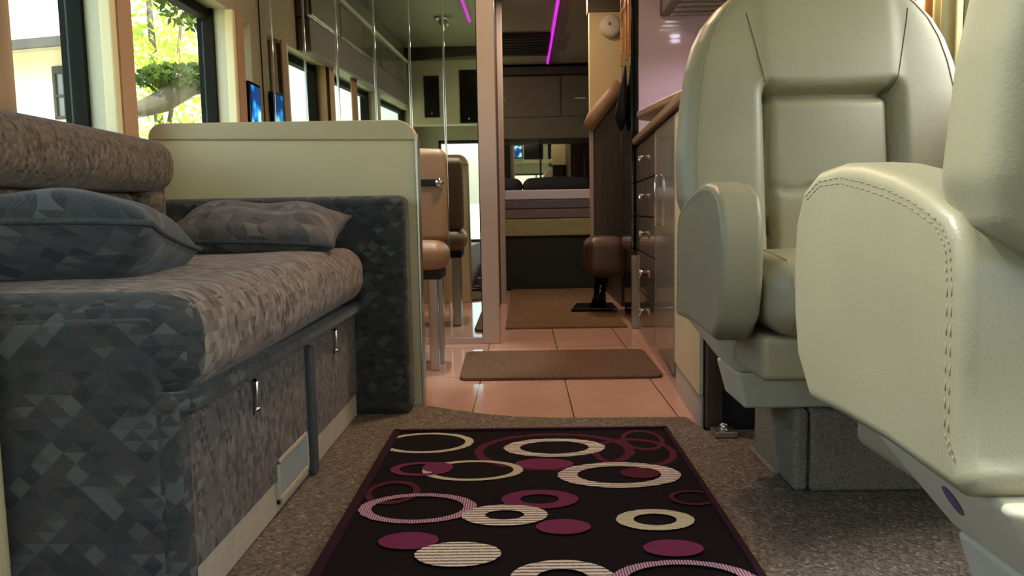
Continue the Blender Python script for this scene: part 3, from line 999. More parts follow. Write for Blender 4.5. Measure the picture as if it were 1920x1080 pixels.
pillow('scatter_cushion', (-0.832, 1.372, 0.590), 0.205, 0.165, 0.070, (R(-10), R(1), R(10)), 'slate blue patchwork cushion lying plump on the near end of the sofa', 3, 0.01, 'pillow', 0.105)
pillow('scatter_cushion', (-0.715, 2.085, 0.588), 0.225, 0.135, 0.055, (R(16), R(2), R(3)), 'brown grey patchwork cushion leaning on the far sofa arm', 5, 0.012, 'pillow_brown', 0.075)


# ------------------------------------------------------------------ captain chairs
def half_w(z):
    pts = [(.42, .232), (.555, .238), (.575, .275), (.60, .308), (.64, .320), (.74, .320), (.85, .309), (.93, .295), (.985, .278), (1.03, .255), (1.065, .226), (1.095, .190), (1.118, .145), (1.132, .095), (1.14, .0)]
    for (a, b), (c_, d) in zip(pts, pts[1:]):
        if z <= c_:
            t = (z - a) / (c_ - a)
            return b + (d - b) * t
    return 0.0


def zrow(t):
    # t 0..1 -> z, denser at the top
    return .42 + .72 * math.sin(t * PI / 2) ** 0.9


def captain_chair(label, loc, rz, mark):
    root = thing('captain_chair', label, 'armchair', loc, 'cream leather captain chairs', rz, local=True)
    L = 'leather'

    # --- backrest (front faces -y), reclined
    def recl(z):
        return 0.17 * max(0, z - .5) * 0.85 + 0.10 * max(0, z - .8) ** 2

    def bk_pt(s_, t, side):
        z = zrow(t)
        u = math.sin((2 * s_ - 1) * PI / 2)
        wd = half_w(z)
        x = u * wd
        tv = (z - .42) / .72
        edge = max(0.0, 1 - abs(u) ** 7) ** (1 / 4.0) * max(0.0, 1 - tv ** 14) ** 0.4
        th = (0.062 - 0.012 * tv) * edge
        if side < 0:
            off = 0.0
            # raised bolster and head roll around a recessed lumbar panel
            px = abs(x - 0.004) - 0.135
            inner = px < 0
            pz_top, pz_mid = 0.862, 0.655
            wing = smoothstep(-0.004, 0.03, px)
            k = smoothstep(pz_top - .002, pz_top + .040, z)
            off += 0.022 * wing + (1 - wing) * 0.026 * k
            off -= 0.030 * math.exp(-(px / 0.008) ** 2) * (1 - k)
            if inner:
                off -= 0.032 * math.exp(-((z - pz_top) / 0.010) ** 2)
                off -= 0.014 * math.exp(-((z - pz_mid + .004 * math.sin(x * 60)) / 0.006) ** 2)
                off += 0.010 * (1 - (px / -0.135 - 1) ** 2) * (1 - k)
                if z < pz_mid:
                    off += 0.008
            off += 0.006 * math.sin(x * 7 + z * 9) * 0.4
            y = 0.125 - th - off * edge
        else:
            y = 0.125 + th * 0.9
        return (x, y + recl(z), z)
    m_ = MB()
    m_.grid(lambda a, b: bk_pt(a, b, -1), 110, 130)
    m_.grid(lambda a, b: bk_pt(a, b, 1), 110, 130, flip=True)
    n1 = 110
    f0 = [bk_pt(i / n1, 0, -1) for i in range(n1 + 1)]
    r0 = [bk_pt(i / n1, 0, 1) for i in range(n1 + 1)]
    m_.add(f0 + r0, [(i, i + 1, n1 + 2 + i, n1 + 1 + i) for i in range(n1)])
    back = m_.build('backrest', L, root, merge=0.0002)
    # seams on the back: two slanting lines from panel corners up to the shoulders, and edge welts
    def on_front(x, z):
        wd = half_w(z)
        u = max(-1, min(1, x / wd))
        s_ = math.asin(u) / PI + 0.5
        t = (math.asin(min(1, ((z - .42) / .72)) ** (1 / 0.9)) / (PI / 2)) if z > .42 else 0
        p = bk_pt(s_, t, -1)
        return (p[0], p[1] - 0.0005, p[2])
    for (x0, z0, x1, z1) in ((-.135, .868, -.172, 1.045), (.142, .868, .185, 1.05)):
        MB().tube([on_front(x0 + (x1 - x0) * i / 14, z0 + (z1 - z0) * i / 14) for i in range(15)], 0.0011, 6).build('seam', 'seam', back)
    # perimeter welts (front and rear edge)
    for sgn, uu in ((-1, 0.90), (1, 0.93)):
        pts = []
        for sx in (-1, 1):
            row = []
            for i in range(46):
                t = 0.125 + 0.825 * i / 45
                s_ = math.asin(sx * uu) / PI + 0.5
                p = bk_pt(s_, t, sgn)
                row.append((p[0] * (1.005 if sgn > 0 else 1.0), p[1] + sgn * (0.0016 if sgn > 0 else 0.0008), p[2]))
            pts += row if sx < 0 else row[::-1]
        MB().tube(pts, 0.0013, 6).build('welt', 'stitch', back)

    # --- arms: D shaped padded slabs
    prof = [(-.190, .372), (-.238, .420), (-.252, .475), (-.257, .545), (-.250, .600), (-.225, .642), (-.180, .662), (-.110, .668), (-.052, .663), (.020, .650), (.075, .634), (.125, .613), (.146, .590), (.152, .555), (.154, .48), (.154, .41), (.168, .385), (.150, .372), (.02, .378), (-.09, .376)]
    for sx in (-1, 1):
        a0, a1 = (-.322, -.245) if sx < 0 else (.245, .322)
        arm = MB().prism(prof, 'x', a0, a1).build('armrest', L, root, bevel=0.016, seg=5, angle=50)
        # double stitched seam just inside the outer edge
        for off_ in (0.010, 0.017):
            cy, cz = -.05, .52
            pts = []
            for (y, z) in prof[5:17]:
                dy, dz = cy - y, cz - z
                l = math.hypot(dy, dz)
                pts.append((sx * 0.3223, y + dy / l * (off_ + .008), z + dz / l * (off_ + .008)))
            fine = []
            for i in range(len(pts) - 1):
                for k in range(8):
                    fine.append(Vector(pts[i]).lerp(Vector(pts[i + 1]), k / 8))
            q = MB()
            # stitches as short dashes
            acc = 0
            for i in range(0, len(fine) - 2, 2):
                q.tube([fine[i], fine[i].lerp(fine[i + 2], 0.62)], 0.00055, 5)
            q.build('stitching', 'stitch', arm)
    # --- seat cushion
    st = rbox(-.238, .238, -.275, .09, .385, .525, 0.055, n=7, puff=0.012)
    seat = st.build('seat_cushion', L, root, merge=0.0004)
    for sx in (-1, 1):
        MB().tube([(sx * .200, -.272, .40), (sx * .2, -.286, .44), (sx * .2, -.272, .492), (sx * .2, -.235, .524), (sx * .2, -.10, .535)], 0.0012, 6).build('seam', 'stitch', seat)
    MB().box(-.242, .242, -.235, .12, .30, .385).build('seat_frame', L, root, bevel=0.015, seg=4)
    # --- skirt trays, tapering downwards
    def taper(x1_, yf1, yr1, z1_, x0_, yf0, yr0, z0_):
        vs = [(-x0_, yf0, z0_), (x0_, yf0, z0_), (x0_, yr0, z0_), (-x0_, yr0, z0_), (-x1_, yf1, z1_), (x1_, yf1, z1_), (x1_, yr1, z1_), (-x1_, yr1, z1_)]
        return MB().add(vs, [(0, 3, 2, 1), (4, 5, 6, 7), (0, 1, 5, 4), (1, 2, 6, 5), (2, 3, 7, 6), (3, 0, 4, 7)])
    sk = taper(.297, -.075, .19, .372, .225, -.02, .14, .272).build('skirt', 'skirt_vinyl', root, bevel=0.012, seg=4)
    if mark:
        q = MB()
        n = 20
        cx, cy, cz = 0.2662, 0.052, 0.330
        # lens shaped mark on the skirt face
        vs = []
        for j in range(n):
            a = 2 * PI * j / n
            dy, dz = 0.012 * math.cos(a) + 0.006 * math.sin(a), 0.017 * math.sin(a)
            z = cz + dz
            x = (.225 + (.297 - .225) * (z - .272) / .1) + 0.0012
            vs.append((x, cy + dy, z))
        q.add(vs, [tuple(range(n))])
        q.build('purple_mark', 'purple_mark', sk, smooth=False)
    taper(.225, -.02, .17, .272, .205, 0.0, .16, .190).build('swivel_base', 'skirt_vinyl', root, bevel=0.008, seg=3)
    return root


def pedestal(label, x0, x1, y0, y1):
    root = thing('chair_pedestal', label, 'pedestal', ((x0 + x1) / 2, (y0 + y1) / 2, 0), 'carpeted chair pedestals')
    m_ = MB().box(x0, x0 + 0.012, y0 + .006, y1, 0.012, 0.19)
    m_.box(x0 + .0, x1, y0 + .0, y0 + .001, .012, .012)
    MB().box(x0, x0 + .03, y0 + .004, y1, 0.012, 0.19).build('side_panel', 'box_carpet', root, bevel=0.010, seg=4)
    MB().box(x0 + .034, x1, y0, y1, 0.012, 0.19).build('front_panel', 'box_carpet', root, bevel=0.008, seg=3)
    MB().box(x0 - .012, x0, y0 + .1, y1, 0.012, 0.022).build('flange', 'box_carpet', root, bevel=0.003, seg=2)
    return root


captain_chair('cream leather captain chair facing the camera beyond the rug, full back visible', (0.672, 1.625, 0), 0, False)
captain_chair('cream leather captain chair nearest the camera, seen from behind with stitched arm', (0.684, 0.79, 0), PI, True)
pedestal('grey green carpeted box pedestal under the far captain chair', 0.57, 0.95, 1.605, 1.90)
pedestal('carpeted box pedestal under the nearest captain chair', 0.56, 0.95, 0.56, 0.85)

# sliver of another seat at the left edge
o = rbox(-0.90, -0.732, 0.98, 1.06, 0.0125, 0.528, 0.03, n=6).build('jump_seat', 'cream_pad', merge=0.0004)
tag(o, 'pale cream padded seat edge at the far left of the frame', 'seat')

# ------------------------------------------------------------------ half wall behind the sofa
pt = thing('partition', 'cream half height partition with padded cap behind the sofa arm', 'partition', (-0.75, 2.44, 0))
MB().box(-1.15, -0.325, 2.415, 2.465, 0.0, 0.865).build('panel', 'cream', pt, bevel=0.003, seg=2)
cap = []
for (cx, cz, a0) in ((-1.105, .865, PI), (-1.105, .865, .5 * PI), (-.37, .862, 0)):
    pass
cap = [(-1.153, .858)] + [(-1.108 + .045 * math.cos(a), .862 + .045 * math.sin(a)) for a in [PI - i * PI / 12 for i in range(7)]] + [(-.385 + .058 * math.cos(a), .848 + .056 * math.sin(a)) for a in [PI / 2 - i * PI / 12 for i in range(7)]] + [(-.327, .842)]
MB().prism(cap, 'y', 2.405, 2.475).build('padded_cap', 'cream_pad', pt, bevel=0.012, seg=4, angle=50)
MB().box(-0.329, -0.321, 2.408, 2.468, 0.0, 0.85).build('edge_strip', 'chrome_soft', pt, bevel=0.002, seg=2)

# ------------------------------------------------------------------ mirrored closet wall
YM = 3.60
MT = R(1.5)
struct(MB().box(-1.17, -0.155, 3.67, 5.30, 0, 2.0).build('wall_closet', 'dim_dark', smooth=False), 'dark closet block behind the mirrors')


def my(z):
    return YM - math.tan(MT) * z


def mslab(x0, x1, z0, z1, d0, d1, mb=None):
    mb = mb or MB()
    vs = []
    for z in (z0, z1):
        for (x, d) in ((x0, d0), (x1, d0), (x1, d1), (x0, d1)):
            vs.append((x, my(z) + d, z))
    return mb.add(vs, [(0, 1, 2, 3), (7, 6, 5, 4), (0, 4, 5, 1), (1, 5, 6, 2), (2, 6, 7, 3), (3, 7, 4, 0)])


mw = thing('mirror_wall', 'wall of tall mirror strips with chrome joints behind the partition', 'mirror', (-0.65, YM + .03, 0))
xs = [-1.17, -1.119, -0.972, -0.826, -0.656, -0.498, -0.345, -0.195]
for i in range(len(xs) - 1):
    mslab(xs[i] + .004, xs[i + 1] - .004, 0.03, 1.985, 0.0, 0.006).build('mirror_panel', 'mirror', mw, smooth=False)
for x in xs[1:-1]:
    mslab(x - .005, x + .005, 0.03, 1.985, -0.006, 0.004).build('joint_strip', 'chrome', mw, bevel=0.002, seg=2)
mslab(-0.195, -0.115, 0.0, 1.99, -0.014, 0.07).build('end_post', 'frame_taupe', mw, bevel=0.003, seg=2)
mslab(-1.17, -0.19, 0.0, 0.03, -0.008, 0.02).build('bottom_rail', 'frame_taupe', mw, bevel=0.002, seg=2)
mslab(-1.17, -0.19, 0.0, 1.99, 0.01, 0.03).build('backing', 'dim_dark', mw, smooth=False)

# glowing screen added just before the mirrors, standing in for a blue reflection
t = thing('reflection_screen', 'small glowing blue screen standing in for a reflection by the mirrors', 'screen', (-1.165, 3.38, 1.0))
MB().box(-1.175, -1.150, 3.335, 3.475, 0.97, 1.19).build('bezel', 'black', t, bevel=0.004, seg=2)
MB().box(-1.151, -1.148, 3.35, 3.46, 0.985, 1.175).build('screen', 'screen', t, smooth=False)

# dinette chair between partition and mirrors
dc = thing('dinette_chair', 'tan upholstered dinette chair between partition and mirror wall', 'chair', (-0.5, 3.15, 0))
rbox(-.72, -.305, 3.12, 3.18, 0.50, 0.872, 0.03, n=6, puff=.006).build('backrest', 'tan_pad', dc, merge=.0004)
MB().box(-.70, -.33, 3.106, 3.12, 0.725, 0.752).build('slot', 'black_matte', dc, bevel=.003, seg=2)
MB().lathe((-.33, 3.105, .738), [(0, -.02), (.012, -.016), (.02, 0), (.012, .016), (0, .02)], 16).build('knob', 'chrome', dc)
rbox(-.74, -.300, 2.96, 3.20, 0.39, 0.505, 0.05, n=6, puff=.008).build('seat', 'tan_pad', dc, merge=.0004)
MB().box(-.73, -.32, 2.98, 3.18, 0.36, 0.395).build('seat_frame', 'black_matte', dc, bevel=.004, seg=2)
for (x0, x1, y0, y1) in ((-.372, -.330, 3.13, 3.17), (-.72, -.68, 3.13, 3.17), (-.372, -.336, 2.985, 3.02), (-.72, -.684, 2.985, 3.02)):
    MB().box(x0, x1, y0, y1, 0.0, 0.365).build('leg', 'chrome_soft', dc, bevel=.004, seg=2)

# ------------------------------------------------------------------ kitchen run on the right
kc = thing('kitchen_cabinet', 'glossy taupe kitchen cabinet with stacked drawers along the right aisle', 'cabinet', (0.8, 3.0, 0))
# slightly splayed face: x from .49 at y 2.12 to .575 at y 3.99


def kx(y):
    return 0.485 + (y - 2.12) * 0.052


MB().prism([(kx(2.12) + .01, 2.12), (1.15, 2.12), (1.15, 3.98), (kx(3.98) + .01, 3.98)], 'z', 0.0, 0.94).build('carcass', 'black_matte', kc, smooth=False)  # near end face matte black, standing in for shadow


def kface(y0, y1, z0, z1, t=0.012, mb=None):
    mb = mb or MB()
    return mb.prism([(kx(y0) - t + .01, y0), (kx(y1) - t + .01, y1), (kx(y1) + .01, y1), (kx(y0) + .01, y0)], 'z', z0, z1)


kface(2.12, 2.60, 0.10, 0.93).build('side_panel', 'cream', kc, bevel=.002, seg=2)
kface(2.12, 2.60, 0.0, 0.098, 0.006).build('kick_board', 'baseboard', kc, smooth=False)
d = kface(2.62, 3.15, 0.06, 0.93).build('door', 'cab_face', kc, bevel=.003, seg=2)
MB().tube([(kx(3.02) - .006, 3.02, .56), (kx(3.02) - .018, 3.02, .55), (kx(3.02) - .018, 3.02, .74), (kx(3.02) - .006, 3.02, .75)], .004, 8).build('handle', 'chrome', d)
kface(2.60, 3.98, 0.0, 0.055, 0.004).build('kick_board', 'cab_face', kc, smooth=False)
for (z0, z1) in ((.06, .22), (.225, .41), (.415, .58), (.585, .75), (.755, .925)):
    d = kface(3.17, 3.97, z0, z1).build('drawer', 'drawer', kc, bevel=.003, seg=2)
    zc = (z0 + z1) / 2
    yc = 3.57
    MB().tube([(kx(yc) - .002, yc - .03, zc + .012), (kx(yc) - .020, yc - .03, zc + .016), (kx(yc) - .024, yc, zc - .012), (kx(yc) - .020, yc + .03, zc + .016), (kx(yc) - .002, yc + .03, zc + .012)], .005, 8).build('pull', 'chrome', d)
kp = MB().box(.498, .54, 2.085, 2.118, 0.012, 0.9).build('end_post', 'post_wood', kc, bevel=.003, seg=2)
MB().prism([(kx(2.12) - .015, 2.12), (1.16, 2.12), (1.16, 3.985), (kx(3.98) - .02, 3.985)], 'z', 0.942, 0.975).build('worktop', 'counter', kc, bevel=.008, seg=3)
# raised bar top with a cut corner
bt = MB().prism([(0.535, 3.58), (0.515, 3.50), (0.555, 3.12), (0.60, 2.80), (0.72, 2.70), (1.16, 2.70), (1.16, 3.62), (0.62, 3.66)], 'z', 1.018, 1.052).build('raised_bar', 'counter', bevel=.010, seg=3)
tag(bt, 'tan raised bar top with clipped corner above the kitchen worktop', 'shelf')
MB().box(.66, 1.1, 2.75, 3.55, .975, 1.018).build('riser', 'cab_face', bt, smooth=False)
hk = MB().lathe((.70, 2.9, 1.052), [(0.0, 0), (.014, 0), (.016, .02), (.010, .03), (.013, .042), (0.0, .05)], 16)
tag(hk.build('pepper_mill', 'dark_wood'), 'small dark turned mill standing on the raised bar', 'mill')
# latches on the floor by the post
fl = thing('floor_bracket', 'small metal bracket on the carpet beside the wooden end post', 'bracket', (.52, 2.05, .012))
MB().box(.50, .56, 2.0, 2.06, .012, .028).build('plate', 'chrome_soft', fl, bevel=.003, seg=2)
MB().cyl((.53, 2.03, .028), (.53, 2.03, .045), .012).build('bolt', 'chrome', fl)

# tall pantry with lilac gloss face towards the camera
pn = thing('pantry_cabinet', 'tall dark gloss pantry with gold trim and lilac front panel', 'cabinet', (.88, 4.35, 0))
MB().box(.578, 1.17, 4.0, 4.42, 0.0, 1.99).build('carcass', 'black', pn, smooth=False)
MB().box(.595, 1.165, 3.985, 4.0, 0.98, 1.98).build('front_panel', 'lilac_gloss', pn, smooth=False)
MB().box(.560, .578, 4.02, 4.40, 0.40, 1.98).build('side_door', 'black', pn, bevel=.003, seg=2)
MB().box(.560, .60, 3.985, 4.03, 0.0, 0.38).build('base_post', 'cab_face', pn, bevel=.003, seg=2)
for (y0, y1) in ((4.06, 4.085), (4.18, 4.20), (4.36, 4.385)):
    MB().box(.553, .561, y0, y1, 1.40, 1.97).build('gold_strip', 'gold', pn, bevel=.002, seg=2)
g = MB()
g.box(.553, .561, 4.2, 4.36, 1.68, 1.70)
g.build('gold_strip', 'gold', pn, bevel=.002, seg=2)
# dark drooping decoration on the pantry side
dr = MB()
for k, (y, z0, l, r_) in enumerate(((4.12, 1.36, .30, .03), (4.17, 1.30, .26, .034), (4.24, 1.28, .24, .03))):
    dr.tube([(.545, y, z0), (.538, y + .01, z0 - l * .35), (.532, y + .02, z0 - l * .7), (.54, y + .03, z0 - l)], [.006, r_ * .6, r_, .004], 10)
tag(dr.build('dish_towel', 'black_matte'), 'dark towel hanging on the side of the tall pantry', 'towel')

# cooker hood with halogen lamps
hd = thing('cooker_hood', 'dark ribbed cooker hood with two halogen lamps', 'hood', (.93, 3.5, 1.55))
MB().box(.70, 1.17, 3.15, 3.98, 1.57, 1.80).build('body', 'dim_panel', hd, bevel=.006, seg=2)
for i in range(9):
    y = 3.18 + i * .088
    MB().box(.74, 1.15, y, y + .05, 1.563, 1.572).build('filter_rib', 'gloss_grey', hd, smooth=False)
for (x, y) in ((.855, 3.58), (.88, 3.46)):
    MB().lathe((x, y, 1.555), [(0, 0), (.022, 0), (.03, .010), (0, .010)], 16).build('lamp', 'bulb_cool', hd)
lamp('hood_lamp', 'SPOT', (.87, 3.52, 1.54), 9, (.95, .85, 1.0), .03, target=(.85, 3.62, 0), spot=140)

# smoke detector bulkhead and brown seat
bh = MB().box(.418, .62, 4.80, 4.86, 1.12, 1.80)
bho = bh.build('bulkhead_panel', 'cream', bevel=.004, seg=2)
tag(bho, 'cream upper bulkhead panel right of the bedroom opening', 'panel')
sd = thing('smoke_detector', 'round white smoke detector on the cream bulkhead panel', 'detector', (.545, 4.79, 1.71))
m_ = MB().lathe((0, 0, 0), [(0, 0), (.062, 0), (.068, .006), (.066, .022), (.045, .030), (0, .032)], 32).xf(Matrix.Translation((.548, 4.80, 1.712)) @ Matrix.Rotation(R(90), 4, 'X'))
m_.build('cover', 'white', sd)
MB().lathe((0, 0, 0), [(0, 0), (.007, 0), (.007, .004), (0, .004)], 12).xf(Matrix.Translation((.535, 4.767, 1.725)) @ Matrix.Rotation(R(90), 4, 'X')).build('button', 'chrome_soft', sd)
tag(MB().box(.41, .62, 4.80, 4.90, 1.802, 2.0).build('ceiling_soffit', 'dim_panel', bevel=.004, seg=2), 'dim soffit above the bedroom opening', 'soffit')
hb = thing('half_bulkhead', 'dark brown wood half bulkhead with slanted tan padded rail', 'bulkhead', (.5, 4.8, 0))
MB().prism([(.430, .30), (.60, .30), (.60, 1.33), (.44, 1.10)], 'y', 4.76, 4.79).build('panel', 'post_wood', hb, bevel=.004, seg=2)
MB().tube([(.405, 4.75, 1.10), (.44, 4.75, 1.17), (.53, 4.75, 1.28), (.60, 4.75, 1.365)], [.03, .036, .036, .03], 14, rz=1.3).build('padded_rail', 'tan_pad', hb)
MB().box(.414, .436, 4.75, 4.80, .30, 1.10).build('side_trim', 'frame_taupe', hb, bevel=.003, seg=2)
bs = thing('pedestal_seat', 'brown leather fold down seat on a black pedestal foot', 'seat', (.48, 4.6, 0))
rs = rbox(.365, .600, 4.48, 4.75, .225, .455, .055, n=7, puff=.01)
rs.build('seat_pad', 'leather_brown', bs, merge=.0004)
MB().tube([(.47, 4.66, .24), (.46, 4.66, .12), (.45, 4.66, .03)], [.05, .035, .05], 16).build('pedestal', 'black', bs)
MB().prism([(.28, 4.60), (.56, 4.60), (.56, 4.86), (.33, 4.86)], 'z', .010, .034).build('foot_plate', 'black', bs, bevel=.008, seg=3)

# ------------------------------------------------------------------ bedroom
# chrome edged door trim
o = MB().box(-0.154, -0.118, 5.16, 5.30, 0, 1.99).build('trim_3', 'frame_taupe', bevel=.003, seg=2)
struct(o, 'bright edge trim of the bedroom opening')
bd = thing('bed', 'wide bed with striped blanket on a black base across the rear', 'bed', (0.2, 7.0, 0))
MB().box(-1.1, 1.1, 6.02, 7.85, 0.010, 0.42).build('base', 'black_matte', bd, smooth=False)
zz = [.42, .555, .63, .70, .775]
for i, mm in enumerate(('bed_yellow', 'bed_mauve', 'bed_grey', 'bed_white')):
    MB().box(-1.12, 1.12, 6.0 - .004 * i, 7.87, zz[i], zz[i + 1] + .002).build('blanket_band', mm, bd, bevel=.012, seg=3)
for k, (cx, lab) in enumerate(((-.30, 'dark pillow lying at the left head of the bed'), (.35, 'dark pillow lying at the right head of the bed'))):
    o = rbox(cx - .34, cx + .30, 7.2, 7.62, .782, .915, .065, n=6, puff=.02).build('pillow', 'bed_dark', merge=.0004)
    tag(o, lab, 'pillow', 'dark pillows on the bed')
t = thing('wall_lamp', 'unseen wall lamp added to warm the left of the bedroom', 'lamp', (-1.08, 6.7, 1.62))
MB().cyl((-1.175, 6.7, 1.62), (-1.08, 6.7, 1.62), .012, 12).build('arm', 'chrome', t)
MB().lathe((-1.06, 6.7, 1.60), [(0, -.03), (.03, -.02), (.035, 0), (.02, .03), (0, .035)], 18).build('bulb', 'bulb', t)
lamp('wall_lamp_light', 'POINT', (-1.0, 6.7, 1.62), 16, (1, .82, .58), .04)  # added out of view for warm light in the bedroom
# rear overhead cabinet, beam, mirror
oc = thing('bedroom_cabinet', 'dark overhead cabinet across the rear above the bed', 'cabinet', (0, 7.7, 1.4))
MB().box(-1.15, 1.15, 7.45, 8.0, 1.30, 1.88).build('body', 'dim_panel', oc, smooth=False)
for i in range(3):
    x0 = -1.13 + i * .76
    d = MB().box(x0, x0 + .74, 7.435, 7.45, 1.50, 1.87).build('door', 'dim_panel', oc, bevel=.004, seg=2)
    MB().box(x0 + .12, x0 + .22, 7.425, 7.436, 1.66, 1.67).build('handle', 'chrome_soft', d, smooth=False)
MB().box(-1.15, 1.15, 7.42, 7.46, 1.89, 1.96).build('beam', 'dim_dark', oc, bevel=.004, seg=2)
mr = thing('rear_mirror', 'mirror panels between bed and overhead cabinet', 'mirror', (0, 7.97, .8))
for (x0, x1) in ((-1.1, -.32), (-.30, .18), (.20, .62), (.64, 1.1)):
    vs = []
    for z in (.78, 1.30):
        yy = 7.93 - (z - .78) * math.tan(R(1.2))
        vs += [(x0, yy, z), (x1, yy, z), (x1, 7.99, z), (x0, 7.99, z)]
    MB().add(vs, [(0, 1, 2, 3), (7, 6, 5, 4), (0, 4, 5, 1), (1, 5, 6, 2), (2, 6, 7, 3), (3, 7, 4, 0)]).build('mirror_panel', 'mirror', mr, smooth=False)
acv = thing('ceiling_vent', 'dark air vent on the ceiling before the bedroom', 'vent', (.0, 6.6, 1.99))
MB().box(-.20, .24, 6.2, 6.9, 1.955, 2.0).build('housing', 'dim_dark', acv, bevel=.006, seg=2)
for i in range(6):
    MB().box(-.18, .22, 6.24 + i * .1, 6.30 + i * .1, 1.949, 1.957).build('louvre', 'black_matte', acv, smooth=False)
bc_ = MB().box(.62, 1.15, 4.9, 5.9, 0, 1.99).build('wardrobe', 'post_wood', bevel=.004, seg=2)
tag(bc_, 'dark wood wardrobe behind the brown half bulkhead', 'wardrobe')

# ------------------------------------------------------------------ right wall dressing
wp = MB().box(1.10, 1.175, 2.18, 2.285, .978, 1.99).build('wood_panel', 'orange_wood', bevel=.006, seg=3)
tag(wp, 'honey coloured wood panel on the right wall behind the armchair', 'panel')
cu = MB()


def cur(u, v):
    y = 2.085 + .09 * u
    return (1.135 + .022 * math.sin(u * 4.5 * PI), y, .935 + .9 * v)


cu.grid(cur, 60, 4)
co = cu.build('curtain', 'curtain')
so_ = co.modifiers.new('sol', 'SOLIDIFY')
so_.thickness = .003
tag(co, 'cream folded curtain hanging beside the wood panel', 'curtain')
rl = MB().box(1.10, 1.175, 1.0, 2.17, .905, .93).build('window_ledge', 'cream', bevel=.004, seg=2)
tag(rl, 'narrow cream ledge under the right window', 'ledge')
for (x, y, z, mt, lab, cc) in ((1.09, 2.42, 1.225, 'bulb_cool', 'cool white wall lamp above the far armchair', (.92, .9, 1)), (1.07, 2.225, 1.185, 'bulb', 'warm wall lamp fixed to the wood panel', (1, .8, .55))):
    t = thing('wall_lamp', lab, 'lamp', (x, y, z), 'wall lamps on the right wall')
    MB().cyl((x, y, z), (1.17, y, z), .006, 8).build('arm', 'chrome', t)
    MB().lathe((x, y, z), [(0, -.022), (.016, -.018), (.022, 0), (.016, .018), (0, .022)], 18).build('bulb', mt, t)
    lamp('wall_lamp_light', 'POINT', (x - .04, y - .03, z), .9, cc, .03)
# left curtain at the near end of window 2
cu = MB()
cu.grid(lambda u, v: (-1.150 + .012 * math.sin(u * 5 * PI), 1.63 + .145 * u, .75 + .72 * v), 40, 4)
co = cu.build('curtain', 'pillar')
so_ = co.modifiers.new('sol', 'SOLIDIFY')
so_.thickness = .003
tag(co, 'tan curtain gathered at the near end of the left window', 'curtain')

# ------------------------------------------------------------------ outside
tag(MB().box(-40, 40, -30, 60, -0.86, -0.80).build('lawn', 'lawn', smooth=False), 'pale green lawn outside the windows', 'lawn')
hs = thing('house', 'white house with dark fascia outside the left window', 'house', (-9, 11, -.8))
hm = Matrix.Translation((-5.2, 10.6, 0)) @ Matrix.Rotation(R(-14), 4, 'Z')
MB().box(-9, 0, 0, 6, -.8, 2.95).xf(hm).build('wall', 'house_wall', hs, smooth=False)
MB().add([(-9.6, -.6, 2.95), (.5, -.6, 2.95), (.5, 3, 5.2), (-9.6, 3, 5.2), (-9.6, 6.6, 2.95), (.5, 6.6, 2.95)], [(0, 1, 2, 3), (3, 2, 5, 4), (0, 4, 5, 1), (1, 5, 2), (0, 3, 4)]).xf(hm).build('roof', 'roof', hs, smooth=False)
MB().box(-9.6, .5, -.64, -.58, 2.84, 2.96).xf(hm).build('fascia', 'fascia', hs, smooth=False)
wf = MB()
wx = -1.32
for (x0, x1, z0, z1) in ((wx, wx + .04, 2.0, 2.66), (wx + .8, wx + .85, 2.0, 2.66), (wx, wx + .85, 2.0, 2.04), (wx, wx + .85, 2.62, 2.72), (wx + .17, wx + .20, 2.0, 2.66), (wx, wx + .85, 2.3, 2.33)):
    wf.box(x0, x1, -.05, .0, z0, z1)
wfo = wf.xf(hm).build('window', 'fascia', hs, smooth=False)
MB().box(wx + .05, wx + .8, -.02, -.005, 2.02, 2.65).xf(hm).build('pane', 'gloss_grey', wfo, smooth=False)


def foliage(c, rad, n, size, seed, mb=None, flat=1.0):
    rnd = random.Random(seed)
    mb = mb or MB()
    for _ in range(n):
        while True:
            p = Vector((rnd.uniform(-1, 1), rnd.uniform(-1, 1), rnd.uniform(-1, 1)))
            if p.length < 1:
                break
        p = Vector((c[0] + p.x * rad[0], c[1] + p.y * rad[1], c[2] + p.z * rad[2]))
        a = Vector((rnd.gauss(0, 1), rnd.gauss(0, 1), rnd.gauss(0, 1))).normalized()
        b = a.cross(Vector((rnd.gauss(0, 1), rnd.gauss(0, 1), rnd.gauss(0, 1)))).normalized()
        s = size * rnd.uniform(.6, 1.3)
        mb.add([p - a * s, p - b * s * .45, p + a * s, p + b * s * .45], [(0, 1, 2, 3)])
    return mb


def tree(label, base, trunk, crowns, leaf, n, size, seed, name='tree'):
    t = thing(name, label, 'tree', base)
    q = MB()
    for (pts, rr) in trunk:
        q.tube(pts, rr, 10)
    q.build('trunk', 'bark', t)
    q = MB()
    for k, (c, rad) in enumerate(crowns):
        foliage(c, rad, n, size, seed + k, q)
    q.build('crown', leaf, t, smooth=False)
    return t


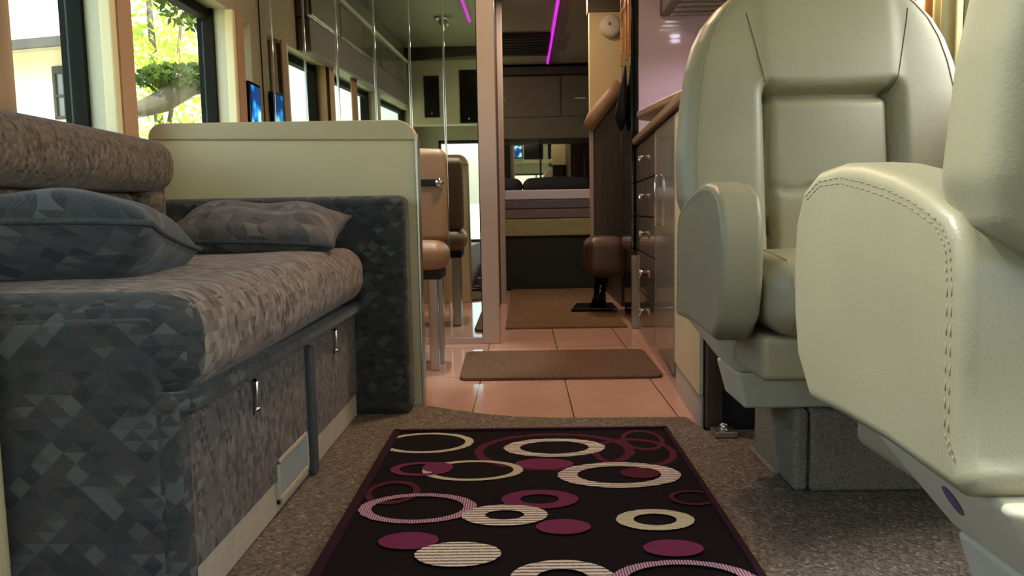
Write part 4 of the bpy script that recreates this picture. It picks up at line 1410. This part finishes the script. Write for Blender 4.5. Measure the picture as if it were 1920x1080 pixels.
tree('sunlit yellow green tree seen through the second left window', (-4.3, 9.2, -.8),
     [([(-4.3, 9.2, -.8), (-4.25, 9.2, 1.2), (-4.3, 9.2, 3.2)], [.07, .06, .03]), ([(-4.28, 9.2, 1.2), (-4.0, 9.1, 2.1), (-3.9, 9.1, 2.8)], [.03, .025, .015])],
     [((-4.45, 9.3, 2.35), (.62, .5, .55)), ((-3.9, 9.2, 2.2), (.55, .5, .75)), ((-4.2, 9.2, 1.35), (.65, .5, .45)), ((-3.8, 9.0, 1.0), (.6, .5, .5)), ((-4.2, 9.3, 3.2), (.9, .5, .5))], 'leaf_light', 620, .055, 11)
tree('dark leaning tree with a thick sloping limb outside the second left window', (-2.55, 7.4, -.8),
     [([(-2.55, 7.4, -.8), (-2.60, 7.35, .9), (-2.65, 7.3, 2.4), (-2.8, 7.3, 3.4)], [.24, .20, .15, .10]),
      ([(-2.65, 7.3, 2.05), (-3.0, 7.2, 1.86), (-3.25, 7.1, 1.66), (-3.5, 7.0, 1.55), (-3.75, 7.0, 1.56)], [.13, .12, .10, .06, .02]),
      ([(-2.75, 7.3, 2.6), (-3.1, 7.2, 2.7), (-3.7, 7.1, 3.0)], [.06, .05, .02])],
     [((-3.02, 7.3, 2.75), (.36, .4, .42)), ((-3.1, 7.2, 1.88), (.45, .3, .13))], 'leaf_dark', 900, .045, 31)
tree('green shrub growing beside the white house', (-5.15, 8.9, -.8),
     [([(-5.15, 8.9, -.8), (-5.15, 8.9, .6), (-5.2, 8.9, 1.2)], [.05, .04, .02])],
     [((-5.1, 8.9, 1.15), (.42, .4, .62)), ((-4.8, 8.9, .5), (.5, .4, .8))], 'leaf_mid', 1300, .04, 51, 'shrub')
for k, (x, y) in enumerate(((-15.5, -1.5), (-9.5, 4.5))):
    tree(['far bushy tree level with the cockpit on the left side', 'bushy tree left of the coach before the house'][k], (x, y, -.795), [([(x, y, -.795), (x, y, 2.0)], [.18, .12])],
         [((x, y, 2.2), (1.8, 1.8, 1.9))], 'leaf_mid', 2600, .09, 91 + k)
tag(MB().prism([(-8.0, -.795), (-5.0, -.795), (-5.0, 1.55), (-8.0, 2.6)], 'y', 8.2, 8.4).build('garden_wall', 'pink_masonry' if 'pink_masonry' in M else 'pink_wall', smooth=False), 'pink sloping garden wall before the white house', 'wall')
